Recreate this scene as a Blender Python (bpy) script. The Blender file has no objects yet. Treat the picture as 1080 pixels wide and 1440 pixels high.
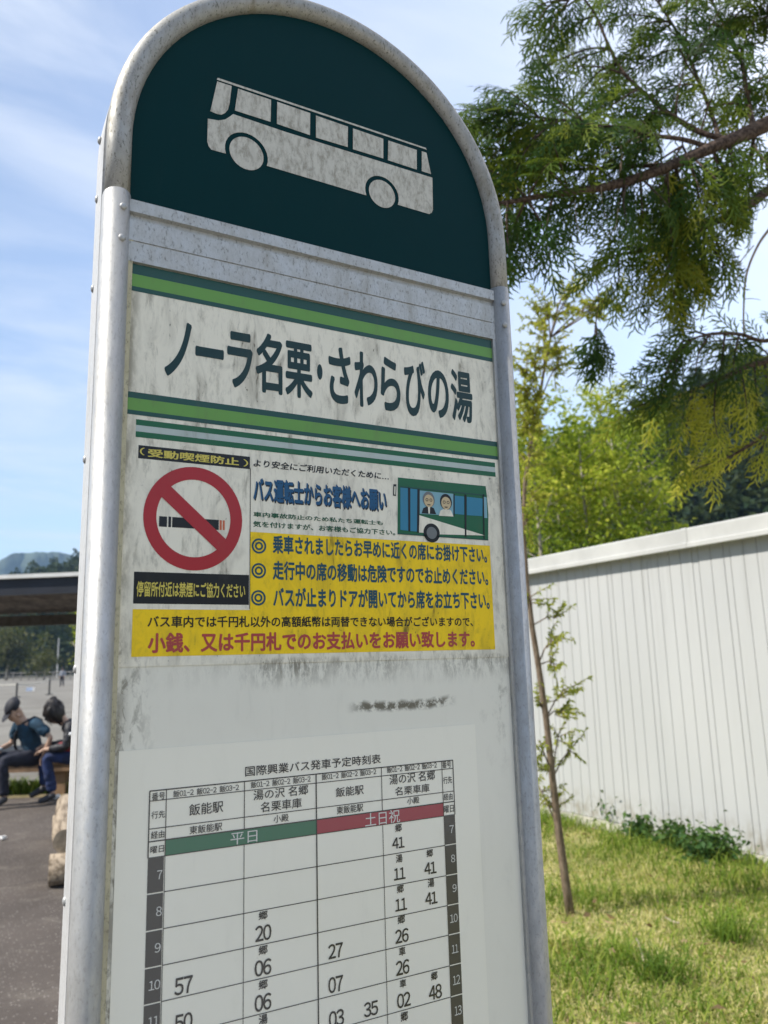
import bpy, bmesh, math, random
import numpy as np
from mathutils import Vector, Matrix

SC = bpy.context.scene
COL = SC.collection
rad = math.radians

# ------------------------------------------------------------------ camera
CAM = np.array([-.3387, -.70, 1.55])
YAW, PITCH, ROLL, FPX = 0.51295779, 0.18752683, -0.02717834, 1100.06     # focal length in photo pixels
_f = np.array([math.sin(YAW)*math.cos(PITCH), math.cos(YAW)*math.cos(PITCH), math.sin(PITCH)])
_r0 = np.array([math.cos(YAW), -math.sin(YAW), 0.0])
_u0 = np.cross(_r0, _f)
CR = math.cos(ROLL)*_r0 + math.sin(ROLL)*_u0      # camera right
CU = -math.sin(ROLL)*_r0 + math.cos(ROLL)*_u0     # camera up
CF = _f                                            # camera forward
cam = bpy.data.cameras.new('camera')
cam.sensor_fit = 'VERTICAL'
cam.sensor_height = 36.0
cam.sensor_width = 27.0
cam.lens = FPX/1440*36.0
cam.clip_start = 0.02
cam.clip_end = 20000
cam.dof.use_dof = True
cam.dof.focus_distance = 0.84
cam.dof.aperture_fstop = 9.0
camo = bpy.data.objects.new('camera', cam)
M = Matrix.Identity(4)
for i in range(3):
    M[i][0], M[i][1], M[i][2], M[i][3] = CR[i], CU[i], -CF[i], CAM[i]
camo.matrix_world = M
COL.objects.link(camo)
SC.camera = camo

# ------------------------------------------------------------------ world, sun, exposure
SUN_EL, SUN_ROT = rad(48), rad(81)
world = bpy.data.worlds.new('World')
SC.world = world
world.use_nodes = True
nt = world.node_tree
nt.nodes.clear()
def wn(t, **k):
    n = nt.nodes.new(t)
    for a, v in k.items(): setattr(n, a, v)
    return n
sky = wn('ShaderNodeTexSky', sky_type='NISHITA', sun_disc=False, sun_elevation=SUN_EL, sun_rotation=SUN_ROT,
         altitude=300, air_density=1.0, dust_density=1.5, ozone_density=1.6)
bg_sky = wn('ShaderNodeBackground'); bg_sky.inputs[1].default_value = 0.15
bg_cl = wn('ShaderNodeBackground'); bg_cl.inputs[0].default_value = (0.80, 0.87, 1.0, 1); bg_cl.inputs[1].default_value = 0.75
nt.links.new(sky.outputs[0], bg_sky.inputs[0])
tc = wn('ShaderNodeTexCoord')
sep = wn('ShaderNodeSeparateXYZ'); nt.links.new(tc.outputs['Generated'], sep.inputs[0])
zz = wn('ShaderNodeMath', operation='MAXIMUM'); nt.links.new(sep.outputs[2], zz.inputs[0]); zz.inputs[1].default_value = 0.04
zz2 = wn('ShaderNodeMath', operation='ADD'); nt.links.new(zz.outputs[0], zz2.inputs[0]); zz2.inputs[1].default_value = 0.25
dx = wn('ShaderNodeMath', operation='DIVIDE'); nt.links.new(sep.outputs[0], dx.inputs[0]); nt.links.new(zz2.outputs[0], dx.inputs[1])
dy = wn('ShaderNodeMath', operation='DIVIDE'); nt.links.new(sep.outputs[1], dy.inputs[0]); nt.links.new(zz2.outputs[0], dy.inputs[1])
cmb = wn('ShaderNodeCombineXYZ'); nt.links.new(dx.outputs[0], cmb.inputs[0]); nt.links.new(dy.outputs[0], cmb.inputs[1])
mp = wn('ShaderNodeMapping'); mp.inputs['Rotation'].default_value = (0, 0, rad(24)); mp.inputs['Scale'].default_value = (0.9, 2.3, 1)
mp.inputs['Location'].default_value = (0.35, 0.2, 0)
nt.links.new(cmb.outputs[0], mp.inputs[0])
nz = wn('ShaderNodeTexNoise'); nz.inputs['Scale'].default_value = 1.6; nz.inputs['Detail'].default_value = 9; nz.inputs['Roughness'].default_value = .58
nz.inputs['Distortion'].default_value = .55
nt.links.new(mp.outputs[0], nz.inputs[0])
mr = wn('ShaderNodeMapRange', interpolation_type='SMOOTHSTEP'); mr.inputs[1].default_value = .34; mr.inputs[2].default_value = .78; mr.inputs[3].default_value = .14; mr.inputs[4].default_value = .88
nt.links.new(nz.outputs[0], mr.inputs[0])
mx = wn('ShaderNodeMixShader'); nt.links.new(mr.outputs[0], mx.inputs[0]); nt.links.new(bg_sky.outputs[0], mx.inputs[1]); nt.links.new(bg_cl.outputs[0], mx.inputs[2])
wo = wn('ShaderNodeOutputWorld'); nt.links.new(mx.outputs[0], wo.inputs[0])

SUNV = Vector((-math.sin(SUN_ROT)*math.cos(SUN_EL), math.cos(SUN_ROT)*math.cos(SUN_EL), math.sin(SUN_EL)))
sun = bpy.data.lights.new('sun', 'SUN')
sun.energy = 4.6
sun.angle = rad(0.5)
sun.color = (1.0, .945, .86)
suno = bpy.data.objects.new('sun', sun)
suno.rotation_euler = SUNV.to_track_quat('Z', 'Y').to_euler()
suno.location = (-6, 2, 8)
COL.objects.link(suno)

vset = SC.view_settings
vset.view_transform = 'Standard'
vset.look = 'None'
vset.exposure = 0.6
vset.gamma = 1.0
SC.cycles.use_denoising = True
SC.cycles.max_bounces = 8
SC.cycles.transparent_max_bounces = 8
SC.cycles.sample_clamp_indirect = 6.0

# ------------------------------------------------------------------ helpers
rng = np.random.default_rng(7)
random.seed(7)

def ray(px, py):
    return CR*((px-540)/FPX) - CU*((py-720)/FPX) + CF
def on_y(px, py, y=0.0):
    d = ray(px, py); return CAM + d*((y-CAM[1])/d[1])
def on_z(px, py, z=0.0):
    d = ray(px, py); return CAM + d*((z-CAM[2])/d[2])
def far(px, py, t):
    return CAM + ray(px, py)*t
def S(px, py, y=0.0):
    p = on_y(px, py, y); return (float(p[0]), float(p[2]))

def tag(o, label=None, cat=None, group=None, kind=None):
    if label: o['label'] = label
    if cat: o['category'] = cat
    if group: o['group'] = group
    if kind: o['kind'] = kind
    return o
def empty(name, loc=(0, 0, 0), rz=0.0):
    o = bpy.data.objects.new(name, None)
    o.empty_display_size = .1
    o.location = loc
    o.rotation_euler = (0, 0, rz)
    COL.objects.link(o)
    return o

class MB:
    """collects geometry, then links it as ONE mesh object"""
    def __init__(s): s.v = []; s.f = []; s.m = []; s.tint = []; s.n = 0
    def add(s, verts, faces, mi=0, tint=None):
        verts = np.asarray(verts, dtype=float).reshape(-1, 3)
        b = s.n
        s.v.append(verts); s.n += len(verts)
        for f in faces: s.f.append([b+i for i in f])
        s.m.extend([mi]*len(faces))
        s.tint.append(np.full(len(verts), .5 if tint is None else tint))
        return s
    def quads(s, verts, mi=0, tint=None):
        """verts (n,4,3) -> n quads"""
        verts = np.asarray(verts, dtype=float); n = len(verts)
        b = s.n
        s.v.append(verts.reshape(-1, 3)); s.n += 4*n
        idx = (b + np.arange(4*n)).reshape(n, 4)
        s.f.extend(idx.tolist()); s.m.extend([mi]*n)
        s.tint.append(np.repeat(np.broadcast_to(.5 if tint is None else tint, n), 4))
        return s
    def box(s, lo, hi, mi=0, rz=0.0, c=None):
        x0, y0, z0 = lo; x1, y1, z1 = hi
        v = np.array([(x0,y0,z0),(x1,y0,z0),(x1,y1,z0),(x0,y1,z0),(x0,y0,z1),(x1,y0,z1),(x1,y1,z1),(x0,y1,z1)], float)
        if rz:
            c_, s_ = math.cos(rz), math.sin(rz); o = np.array(c if c is not None else (0,0,0), float)
            w = v-o; v = np.stack([w[:,0]*c_-w[:,1]*s_, w[:,0]*s_+w[:,1]*c_, w[:,2]], 1)+o
        return s.add(v, [(0,3,2,1),(4,5,6,7),(0,1,5,4),(1,2,6,5),(2,3,7,6),(3,0,4,7)], mi)
    def bar(s, p, q, w, h, mi=0):
        """box from p to q, w across (horizontal), h high"""
        p = np.array(p, float); q = np.array(q, float); d = q-p; L = np.linalg.norm(d); d /= L
        u = np.array([0,0,1.0]) if abs(d[2]) < .9 else np.array([1.0,0,0])
        a = np.cross(d, u); a /= np.linalg.norm(a); u = np.cross(a, d)
        v = [p+a*(-w/2)+u*(-h/2), p+a*(w/2)+u*(-h/2), p+a*(w/2)+u*(h/2), p+a*(-w/2)+u*(h/2)]
        v += [x+d*L for x in v]
        return s.add(v, [(0,1,2,3),(7,6,5,4),(0,4,5,1),(1,5,6,2),(2,6,7,3),(3,7,4,0)], mi)
    def tube(s, pts, radii, n=10, mi=0, caps=True, tint=None, wob=0.0):
        pts = np.asarray(pts, float); m = len(pts)
        radii = np.broadcast_to(radii, m)
        t = np.gradient(pts, axis=0) if m > 2 else np.repeat((pts[1]-pts[0])[None], 2, 0)
        t /= (np.linalg.norm(t, axis=1)[:, None]+1e-12)
        ref = np.array([0,0,1.0]) if abs(t[0][2]) < .9 else np.array([1.0,0,0])
        a = np.cross(t[0], ref); a /= np.linalg.norm(a)
        vs_ = []
        ang = np.arange(n)*2*np.pi/n
        for i in range(m):
            a = a - t[i]*np.dot(a, t[i]); a /= np.linalg.norm(a)
            b_ = np.cross(t[i], a)
            rr = radii[i]*(1+wob*(rng.random(n)-.5)) if wob else radii[i]
            vs_.append(pts[i] + (np.cos(ang)*rr)[:,None]*a + (np.sin(ang)*rr)[:,None]*b_)
        fs = []
        for i in range(m-1):
            for j in range(n):
                k = (j+1) % n
                fs.append((i*n+j, i*n+k, (i+1)*n+k, (i+1)*n+j))
        if caps:
            fs.append(tuple(range(n-1, -1, -1))); fs.append(tuple((m-1)*n+j for j in range(n)))
        return s.add(np.concatenate(vs_), fs, mi, tint)
    def prism(s, poly, y0, y1, mi=0):
        """polygon of (x, z), extruded from y0 (front, towards the viewer of the sign) to y1"""
        n = len(poly)
        v = [(x, y0, z) for x, z in poly]+[(x, y1, z) for x, z in poly]
        ar = sum(poly[i][0]*poly[(i+1) % n][1]-poly[(i+1) % n][0]*poly[i][1] for i in range(n))
        fr = tuple(range(n)) if ar > 0 else tuple(range(n-1, -1, -1))
        bk = tuple(n+i for i in reversed(fr))
        sd = [(fr[(i+1) % n], fr[i], n+fr[i], n+fr[(i+1) % n]) for i in range(n)]
        return s.add(v, [fr, bk]+sd, mi)
    def sheet(s, poly, y, mi=0):
        n = len(poly)
        ar = sum(poly[i][0]*poly[(i+1) % n][1]-poly[(i+1) % n][0]*poly[i][1] for i in range(n))
        return s.add([(x, y, z) for x, z in poly], [tuple(range(n)) if ar > 0 else tuple(range(n-1, -1, -1))], mi)
    def extrude_y(s, prof, y0, y1, mi=0, closed=True):
        """profile (x, z) swept along y"""
        n = len(prof)
        v = [(x, y0, z) for x, z in prof]+[(x, y1, z) for x, z in prof]
        fs = [(i, (i+1) % n, n+(i+1) % n, n+i) for i in range(n if closed else n-1)]
        if closed: fs += [tuple(range(n-1, -1, -1)), tuple(range(n, 2*n))]
        return s.add(v, fs, mi)
    def ball(s, c, r, seg=10, rings=7, mi=0, scale=(1,1,1), jit=0.0, tint=None):
        v = [(0,0,1.0)]; f = []
        for i in range(1, rings):
            th = math.pi*i/rings
            for j in range(seg):
                ph = 2*math.pi*j/seg
                v.append((math.sin(th)*math.cos(ph), math.sin(th)*math.sin(ph), math.cos(th)))
        v.append((0,0,-1.0))
        for j in range(seg): f.append((0, 1+j, 1+(j+1) % seg))
        for i in range(rings-2):
            for j in range(seg):
                a = 1+i*seg+j; b_ = 1+i*seg+(j+1) % seg
                f.append((a, a+seg, b_+seg, b_))
        last = len(v)-1; o = 1+(rings-2)*seg
        for j in range(seg): f.append((last, o+(j+1) % seg, o+j))
        v = np.array(v)
        if jit: v = v*(1+jit*(rng.random((len(v),1))-.5))
        return s.add(v*r*np.array(scale)+np.array(c), f, mi, tint)
    def build(s, name, mats, parent=None, smooth=False, tint=False):
        me = bpy.data.meshes.new(name)
        v = np.concatenate(s.v) if s.v else np.zeros((0,3))
        me.from_pydata(v.tolist() if len(v) < 2000 else v, [], s.f)
        if not isinstance(mats, (list, tuple)): mats = [mats]
        for m in mats: me.materials.append(m)
        if len(mats) > 1: me.polygons.foreach_set('material_index', np.array(s.m, dtype=np.int32))
        if smooth: me.polygons.foreach_set('use_smooth', np.ones(len(s.f), dtype=bool))
        if tint:
            at = me.attributes.new('tint', 'FLOAT', 'POINT')
            at.data.foreach_set('value', np.concatenate(s.tint).astype(np.float32))
        me.update()
        o = bpy.data.objects.new(name, me)
        COL.objects.link(o)
        if parent is not None: o.parent = parent
        return o

def copy_tree(o, parent=None):
    c = o.copy(); COL.objects.link(c)
    if parent is not None: c.parent = parent
    for ch in list(o.children): copy_tree(ch, c)
    return c

# ------------------------------------------------------------------ materials
class NT:
    def __init__(s, name):
        s.m = bpy.data.materials.new(name); s.m.use_nodes = True
        s.t = s.m.node_tree; s.t.nodes.clear()
        s.out = s.n('ShaderNodeOutputMaterial')
    def n(s, t, **k):
        x = s.t.nodes.new(t)
        for a, v in k.items(): setattr(x, a, v)
        return x
    def l(s, a, b): s.t.links.new(a, b)
    def val(s, sock, v):
        if hasattr(v, 'is_linked') or isinstance(v, bpy.types.NodeSocket): s.l(v, sock)
        elif isinstance(v, (tuple, list)) and len(v) == 3 and sock.type == 'RGBA': sock.default_value = (*v, 1)
        else: sock.default_value = v
    def obj(s): return s.n('ShaderNodeTexCoord').outputs['Object']
    def map(s, vec, scale=(1,1,1), loc=(0,0,0), rot=(0,0,0)):
        x = s.n('ShaderNodeMapping'); s.l(vec, x.inputs[0])
        x.inputs['Scale'].default_value = scale; x.inputs['Location'].default_value = loc; x.inputs['Rotation'].default_value = rot
        return x.outputs[0]
    def noise(s, vec, scale=5, detail=4, rough=.55, dist=0.0):
        x = s.n('ShaderNodeTexNoise'); s.l(vec, x.inputs[0])
        x.inputs['Scale'].default_value = scale; x.inputs['Detail'].default_value = detail
        x.inputs['Roughness'].default_value = rough; x.inputs['Distortion'].default_value = dist
        return x.outputs[0]
    def rng(s, v, a, b, c=0.0, d=1.0, smooth=True):
        x = s.n('ShaderNodeMapRange'); x.interpolation_type = 'SMOOTHSTEP' if smooth else 'LINEAR'
        s.val(x.inputs[0], v)
        for i, q in enumerate((a, b, c, d)): x.inputs[1+i].default_value = q
        return x.outputs[0]
    def math(s, op, a, b=None):
        x = s.n('ShaderNodeMath', operation=op); s.val(x.inputs[0], a)
        if b is not None: s.val(x.inputs[1], b)
        return x.outputs[0]
    def mix(s, f, a, b, mode='MIX'):
        x = s.n('ShaderNodeMix', data_type='RGBA', blend_type=mode)
        s.val(x.inputs[0], f); s.val(x.inputs[6], a); s.val(x.inputs[7], b)
        return x.outputs[2]
    def ramp(s, v, stops):
        x = s.n('ShaderNodeValToRGB'); s.val(x.inputs[0], v)
        e = x.color_ramp.elements
        e[0].position, e[0].color = stops[0][0], (*stops[0][1], 1)
        e[1].position, e[1].color = stops[1][0], (*stops[1][1], 1)
        for p, c in stops[2:]:
            k = e.new(p); k.color = (*c, 1)
        return x.outputs[0]
    def bump(s, h, strength=.3, dist=.01):
        x = s.n('ShaderNodeBump'); x.inputs['Strength'].default_value = strength; x.inputs['Distance'].default_value = dist
        s.val(x.inputs['Height'], h); return x.outputs[0]
    def pbsdf(s, col, rough=.6, metal=0.0, spec=.5, coat=0.0, coat_r=.1, normal=None):
        x = s.n('ShaderNodeBsdfPrincipled')
        s.val(x.inputs['Base Color'], col); s.val(x.inputs['Roughness'], rough); s.val(x.inputs['Metallic'], metal)
        x.inputs['Specular IOR Level'].default_value = spec
        x.inputs['Coat Weight'].default_value = coat; x.inputs['Coat Roughness'].default_value = coat_r
        if normal is not None: s.l(normal, x.inputs['Normal'])
        return x.outputs[0]
    def done(s, sh): s.l(sh, s.out.inputs[0]); return s.m

def m_plain(name, col, rough=.6, metal=0.0, var=.25, scale=8.0, spec=.5, bump=0.0):
    t = NT(name); v = t.noise(t.obj(), scale, 5)
    c = t.mix(t.rng(v, .3, .7), tuple(x*(1-var) for x in col), tuple(min(1, x*(1+var)) for x in col))
    nrm = t.bump(t.noise(t.obj(), scale*6, 4), bump, .01) if bump else None
    return t.done(t.pbsdf(c, rough, metal, spec, normal=nrm))

def m_leaf(name, stops, trans=.45, rough=.5, use_tint=True, noise_scale=None):
    t = NT(name)
    if use_tint:
        a = t.n('ShaderNodeAttribute', attribute_name='tint').outputs['Fac']
    else:
        a = t.n('ShaderNodeNewGeometry').outputs['Random Per Island']
    if noise_scale:
        nz_ = t.rng(t.noise(t.obj(), noise_scale, 3), .3, .7)
        a = t.math('ADD', t.math('MULTIPLY', a, .5), t.math('MULTIPLY', nz_, .5))
    c = t.ramp(a, stops)
    p = t.pbsdf(c, rough, spec=.14)
    tr = t.n('ShaderNodeBsdfTranslucent')
    t.l(t.mix(.35, c, (0.30, 0.36, 0.03), 'MIX'), tr.inputs[0])
    x = t.n('ShaderNodeMixShader'); x.inputs[0].default_value = trans
    t.l(p, x.inputs[1]); t.l(tr.outputs[0], x.inputs[2])
    return t.done(x.outputs[0])
# ------------------------------------------------------------------ sign materials
ZPL = S(440, 931)[1]          # lower edge of the printed plate
def m_print(name, col, amt=1.0, rough=.34, coat=.15, mildew=0.0, mottle=0.0, dirt=(.13,.115,.08), ms=(95,1,60), mr=(.42,.66), spec=.30):
    """printed sheet with rain streaks, specks and mildew"""
    t = NT(name); o = t.obj()
    st = t.rng(t.noise(t.map(o, (85,1,11)), 1, 6, .62, .4), .50, .74)
    st2 = t.rng(t.noise(t.map(o, (38,1,16), (3,0,7)), 1, 5, .6, .8), .46, .72)
    sp = t.rng(t.noise(t.map(o, (300,1,170)), 1, 3, .6), .60, .74)
    m = t.math('MULTIPLY', t.math('ADD', t.math('MULTIPLY', st, .55), t.math('MULTIPLY', sp, .55)), st2)
    m = t.math('ADD', m, t.math('MULTIPLY', st2, .16))
    m = t.math('MULTIPLY', m, amt)
    if mottle:
        a = t.rng(t.noise(t.map(o, ms, (1,0,4)), 1, 8, .74, .25), *mr)
        m = t.math('MAXIMUM', m, t.math('MULTIPLY', a, mottle))
    if mildew:
        sx = t.n('ShaderNodeSeparateXYZ'); t.l(o, sx.inputs[0])
        x, z = sx.outputs[0], sx.outputs[2]
        cl = t.rng(t.noise(t.map(o, (120,1,36), (9,0,2)), 1, 9, .78, .2), .41, .57)
        pa = t.rng(t.noise(t.map(o, (13,1,6), (5.4,0,5)), 1, 6, .7), .36, .66)
        below = t.math('MULTIPLY', t.rng(z, ZPL-.030, ZPL-.002, 0, .85), t.rng(x, -.14, -.09, .35, 1))
        above = t.rng(z, ZPL+.001, ZPL+.009, 1, 0)
        b1 = t.math('MULTIPLY', t.math('MULTIPLY', t.math('MULTIPLY', below, above), pa), cl)
        # clumps further down, to the right of the middle
        z2 = S(560, 990)[1]
        w = t.math('ADD', t.math('MULTIPLY', t.noise(t.map(o, (26,1,1)), 1, 3), .012), z2-.006)
        d2 = t.math('ABSOLUTE', t.math('SUBTRACT', z, w))
        b2 = t.math('MULTIPLY', t.rng(d2, .0015, .007, 1, 0), t.math('MULTIPLY', t.rng(x, .005, .03, 0, 1), t.rng(x, .115, .14, 1, 0)))
        b2 = t.math('MULTIPLY', b2, t.rng(t.noise(t.map(o, (120,1,110), (2,0,2)), 1, 6, .7), .40, .55))
        # the dirty strip along the left edge
        b3 = t.math('MULTIPLY', t.rng(x, -.206, -.168, 1, 0), t.rng(t.noise(t.map(o, (110,1,48), (4,0,1)), 1, 7, .72, .5),   .44, .62))
        b3 = t.math('MULTIPLY', b3, t.rng(z, 1.60, ZPL, 0, 1))
        b3b = t.math('MULTIPLY', t.rng(x, -.209, -.192, .75, 0), t.rng(t.noise(t.map(o, (60,1,22), (8,0,1)), 1, 6, .7), .36, .62))
        b3 = t.math('MAXIMUM', t.math('MULTIPLY', b3, .8), b3b)
        b4 = t.math('MULTIPLY', t.rng(x, .15, .20, 0, 1), t.rng(t.noise(t.map(o, (60,1,40), (7,0,1)), 1, 6, .7), .50, .70))
        b4 = t.math('MULTIPLY', b4, t.rng(z, 1.40, ZPL-.02, 0, .55))
        tot = t.math('MAXIMUM', t.math('MAXIMUM', b1, b2), t.math('MAXIMUM', b3, b4))
        m = t.math('MAXIMUM', m, t.math('MULTIPLY', tot, mildew))
    m = t.math('MINIMUM', m, .95)
    c = t.mix(m, col, dirt)
    r = t.rng(m, 0, .7, rough, .75)
    return t.done(t.pbsdf(c, r, spec=spec, coat=coat, coat_r=.12))

def m_metal(name, col, rough=.42, metal=.75, pit=.5):
    """weathered galvanised or aluminium surface"""
    t = NT(name); o = t.obj()
    a = t.rng(t.noise(t.map(o, (1,1,.5)), 120, 7, .7), .35, .68)
    b = t.rng(t.noise(t.map(o, (1,1,.5)), 420, 4, .65), .52, .70)
    d = t.rng(t.noise(t.map(o, (1,1,.25), (3,1,2)), 30, 6, .7), .50, .70)
    c = t.mix(a, tuple(x*.90 for x in col), col)
    c = t.mix(t.math('MULTIPLY', b, pit), c, (.10,.095,.075))
    c = t.mix(t.math('MULTIPLY', d, pit*.7), c, (.20,.17,.11))
    return t.done(t.pbsdf(c, t.rng(a, 0, 1, rough+.14, rough-.06), metal, normal=t.bump(a, .12, .002)))

PM = {}
PM['pipe'] = m_metal('galvanised_pipe', (.37,.362,.335), .52, .45, .85)
PM['rail'] = m_metal('aluminium_rail', (.43,.43,.42), .46, .5, .28)
PM['trim'] = m_metal('aluminium_trim', (.50,.50,.48), .45, .45, .55)
PM['side'] = m_metal('aluminium_side', (.60,.60,.59), .5, .25, .3)
PM['cream'] = m_metal('dirty_flange', (.52,.47,.31), .6, .1, .6)
PM['header'] = m_print('header_green', (.0018,.0260,.0285), .03, .40, 0, spec=.06)
PM['emblem'] = m_print('emblem_white', (.56,.54,.47), .5, .6, 0, mottle=.75, dirt=(.21,.19,.15), ms=(140,1,62), mr=(.40,.68))
PM['white'] = m_print('plate_white', (.80,.755,.62), 2.0, .35, .25, mildew=.95, mottle=.66, ms=(88,1,24), mr=(.47,.76))
PM['panel'] = m_print('board_white', (.76,.735,.63), .16, .3, .4, mildew=.95)
PM['sheet'] = m_print('timetable_paper', (.82,.79,.67), .10, .28, .4)
PM['dgreen'] = m_print('print_dark_green', (.018,.075,.062), .30)
PM['lgreen'] = m_print('print_light_green', (.135,.31,.065), .6, mottle=.22, ms=(62,1,26), mr=(.48,.74))
PM['lineg'] = m_print('print_line_green', (.014,.115,.050), .45)
PM['pale'] = m_print('print_pale', (.44,.50,.47), .8)
PM['name'] = m_print('print_name_green', (.006,.032,.030), .25, coat=.2)
PM['black'] = m_print('print_black', (.012,.013,.014), .25)
PM['red'] = m_print('print_red', (.38,.026,.032), .35)
PM['yellow'] = m_print('print_yellow', (.88,.60,.010), 2.2, .45, 0, mildew=.6, mottle=.50, ms=(80,1,46), mr=(.47,.76), dirt=(.20,.15,.03))
PM['ytext'] = m_print('print_yellow_letter', (.62,.52,.10), .5)
PM['blue'] = m_print('print_blue', (.014,.085,.19), .30)
PM['bluegrey'] = m_print('print_blue_grey', (.018,.075,.11), .30)
PM['gtext'] = m_print('print_green_letter', (.010,.085,.040), .30)
PM['rtext'] = m_print('print_faded_red', (.40,.060,.055), .6)
PM['orange'] = m_print('print_orange', (.55,.12,.05), .4)
PM['glass'] = m_print('print_window_blue', (.035,.20,.32), .35)
PM['lglass'] = m_print('print_window_pale', (.20,.38,.45), .4)
PM['skin'] = m_print('print_skin', (.56,.44,.26), .4)
PM['grey'] = m_print('print_grey', (.16,.17,.17), .3)
PM['ttgreen'] = m_print('timetable_green', (.030,.145,.082), .10, .22, .7)
PM['ttred'] = m_print('timetable_red', (.30,.030,.050), .10, .22, .7)
PM['ttdark'] = m_print('timetable_dark', (.045,.045,.045), .10, .22, .7)
PM['ink'] = m_print('timetable_ink', (.020,.020,.021), .06, .22, .7)
PM['ttwhite'] = m_print('timetable_white_letter', (.60,.60,.56), .06, .22, .7)

# ------------------------------------------------------------------ lettering
FULL = {ord(a): ord(b) for a, b in zip('0123456789-', '０１２３４５６７８９－')}
_tc = bpy.data.curves.new('letter_source', 'FONT')
_to = bpy.data.objects.new('letter_source', _tc); COL.objects.link(_to)
def glyphs(body, bold=0.0, shear=0.0, res=3):
    if len(body) > 1 and any(c.isdigit() for c in body):      # digits and dash at half width
        V, Fs, x, nb = [], [], 0.0, 0
        for c in body:
            if c == ' ': x += .45; continue
            hw = c.isdigit() or c == '-'
            v, fs = glyphs(c, 0, shear, res)
            if c == '-': v = (v-v.mean(0))*np.array([.62, 1])+v.mean(0)
            V.append(v+np.array([x-(.235 if hw else 0), 0])); Fs += [tuple(i+nb for i in f) for f in fs]; nb += len(v); x += .54 if hw else 1.0
        return np.concatenate(V), Fs
    body = body.translate(FULL)
    _tc.body = body; _tc.offset = 0.0; _tc.shear = shear; _tc.resolution_u = res; _tc.size = 1.0
    bpy.context.view_layer.update()
    dg = bpy.context.evaluated_depsgraph_get()
    me = bpy.data.meshes.new_from_object(_to.evaluated_get(dg))
    v = np.zeros(len(me.vertices)*3); me.vertices.foreach_get('co', v); v = v.reshape(-1, 3)[:, :2]
    fs = [tuple(p.vertices) for p in me.polygons]
    bpy.data.meshes.remove(me)
    return v, fs
def put(mb, v, fs, x0, x1, z0, z1, y, mi=0, lo=None, hi=None, bold=0.0):
    # a heavier weight is the letter laid over itself a hair's breadth to each side
    ds = [(0,0)] if bold <= 0 else [(bold*math.cos(2*math.pi*i/8), bold*math.sin(2*math.pi*i/8)) for i in range(8)]
    lo = (v.min(0) if lo is None else np.array(lo))-bold; hi = (v.max(0) if hi is None else np.array(hi))+bold
    for k, d in enumerate(ds): put1(mb, v+np.array(d), fs, x0, x1, z0, z1, y-k*.000012, mi, lo, hi)
def put1(mb, v, fs, x0, x1, z0, z1, y, mi, lo, hi):
    lo = v.min(0) if lo is None else lo; hi = v.max(0) if hi is None else hi
    w = np.empty((len(v), 3))
    w[:, 0] = x0+(v[:, 0]-lo[0])/(hi[0]-lo[0])*(x1-x0)
    w[:, 1] = y
    w[:, 2] = z0+(v[:, 1]-lo[1])/(hi[1]-lo[1])*(z1-z0)
    mb.add(w, fs, mi)
def line(mb, body, tl, br, y, mi=0, bold=0.012, shear=0.0, dx=0.0, dz=0.0):
    v, fs = glyphs(body, bold, shear)
    a, b = S(*tl), S(*br)
    put(mb, v, fs, a[0]+dx, b[0]+dx, b[1]+dz, a[1]+dz, y, mi, bold=bold)
def quad(mb, tl, tr, br, bl, y, mi=0):
    """upright rectangle on the sign through four photographed corners"""
    a, b, c, d = S(*tl), S(*tr), S(*br), S(*bl)
    x0, x1 = (a[0]+d[0])/2, (b[0]+c[0])/2; z1, z0 = (a[1]+b[1])/2, (c[1]+d[1])/2
    mb.sheet([(x0,z0),(x1,z0),(x1,z1),(x0,z1)], y, mi)
    return x0, x1, z0, z1
def poly(mb, pts, y, mi=0): mb.sheet([S(*p) for p in pts], y, mi)
def disc(mb, c, r, y, mi=0, n=40, r_in=None, sz=1.0):
    x, z = c
    if r_in is None:
        mb.sheet([(x+r*math.cos(2*math.pi*i/n), z+sz*r*math.sin(2*math.pi*i/n)) for i in range(n)], y, mi)
    else:
        o = [(x+r*math.cos(2*math.pi*i/n), y, z+sz*r*math.sin(2*math.pi*i/n)) for i in range(n)]
        q = [(x+r_in*math.cos(2*math.pi*i/n), y, z+sz*r_in*math.sin(2*math.pi*i/n)) for i in range(n)]
        mb.add(o+q, [(i, (i+1) % n, n+(i+1) % n, n+i) for i in range(n)], mi)
def c1(x, y): return (120+x/3, y/3)
def c2(x, y): return (400+x/3, y/3)
def c3(x, y): return (150+x/3.6, 350+y/3.6)
def c4(x, y): return (440+x/3.6, 400+y/3.6)
def c5(x, y): return (160+x/3.6, 620+y/3.6)
def c6(x, y): return (440+x/3.6, 640+y/3.6)
def c7(x, y): return (60+x/3.1765, 1020+y/3.1765)
def c8(x, y): return (400+x/2.842, 1020+y/2.842)

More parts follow.
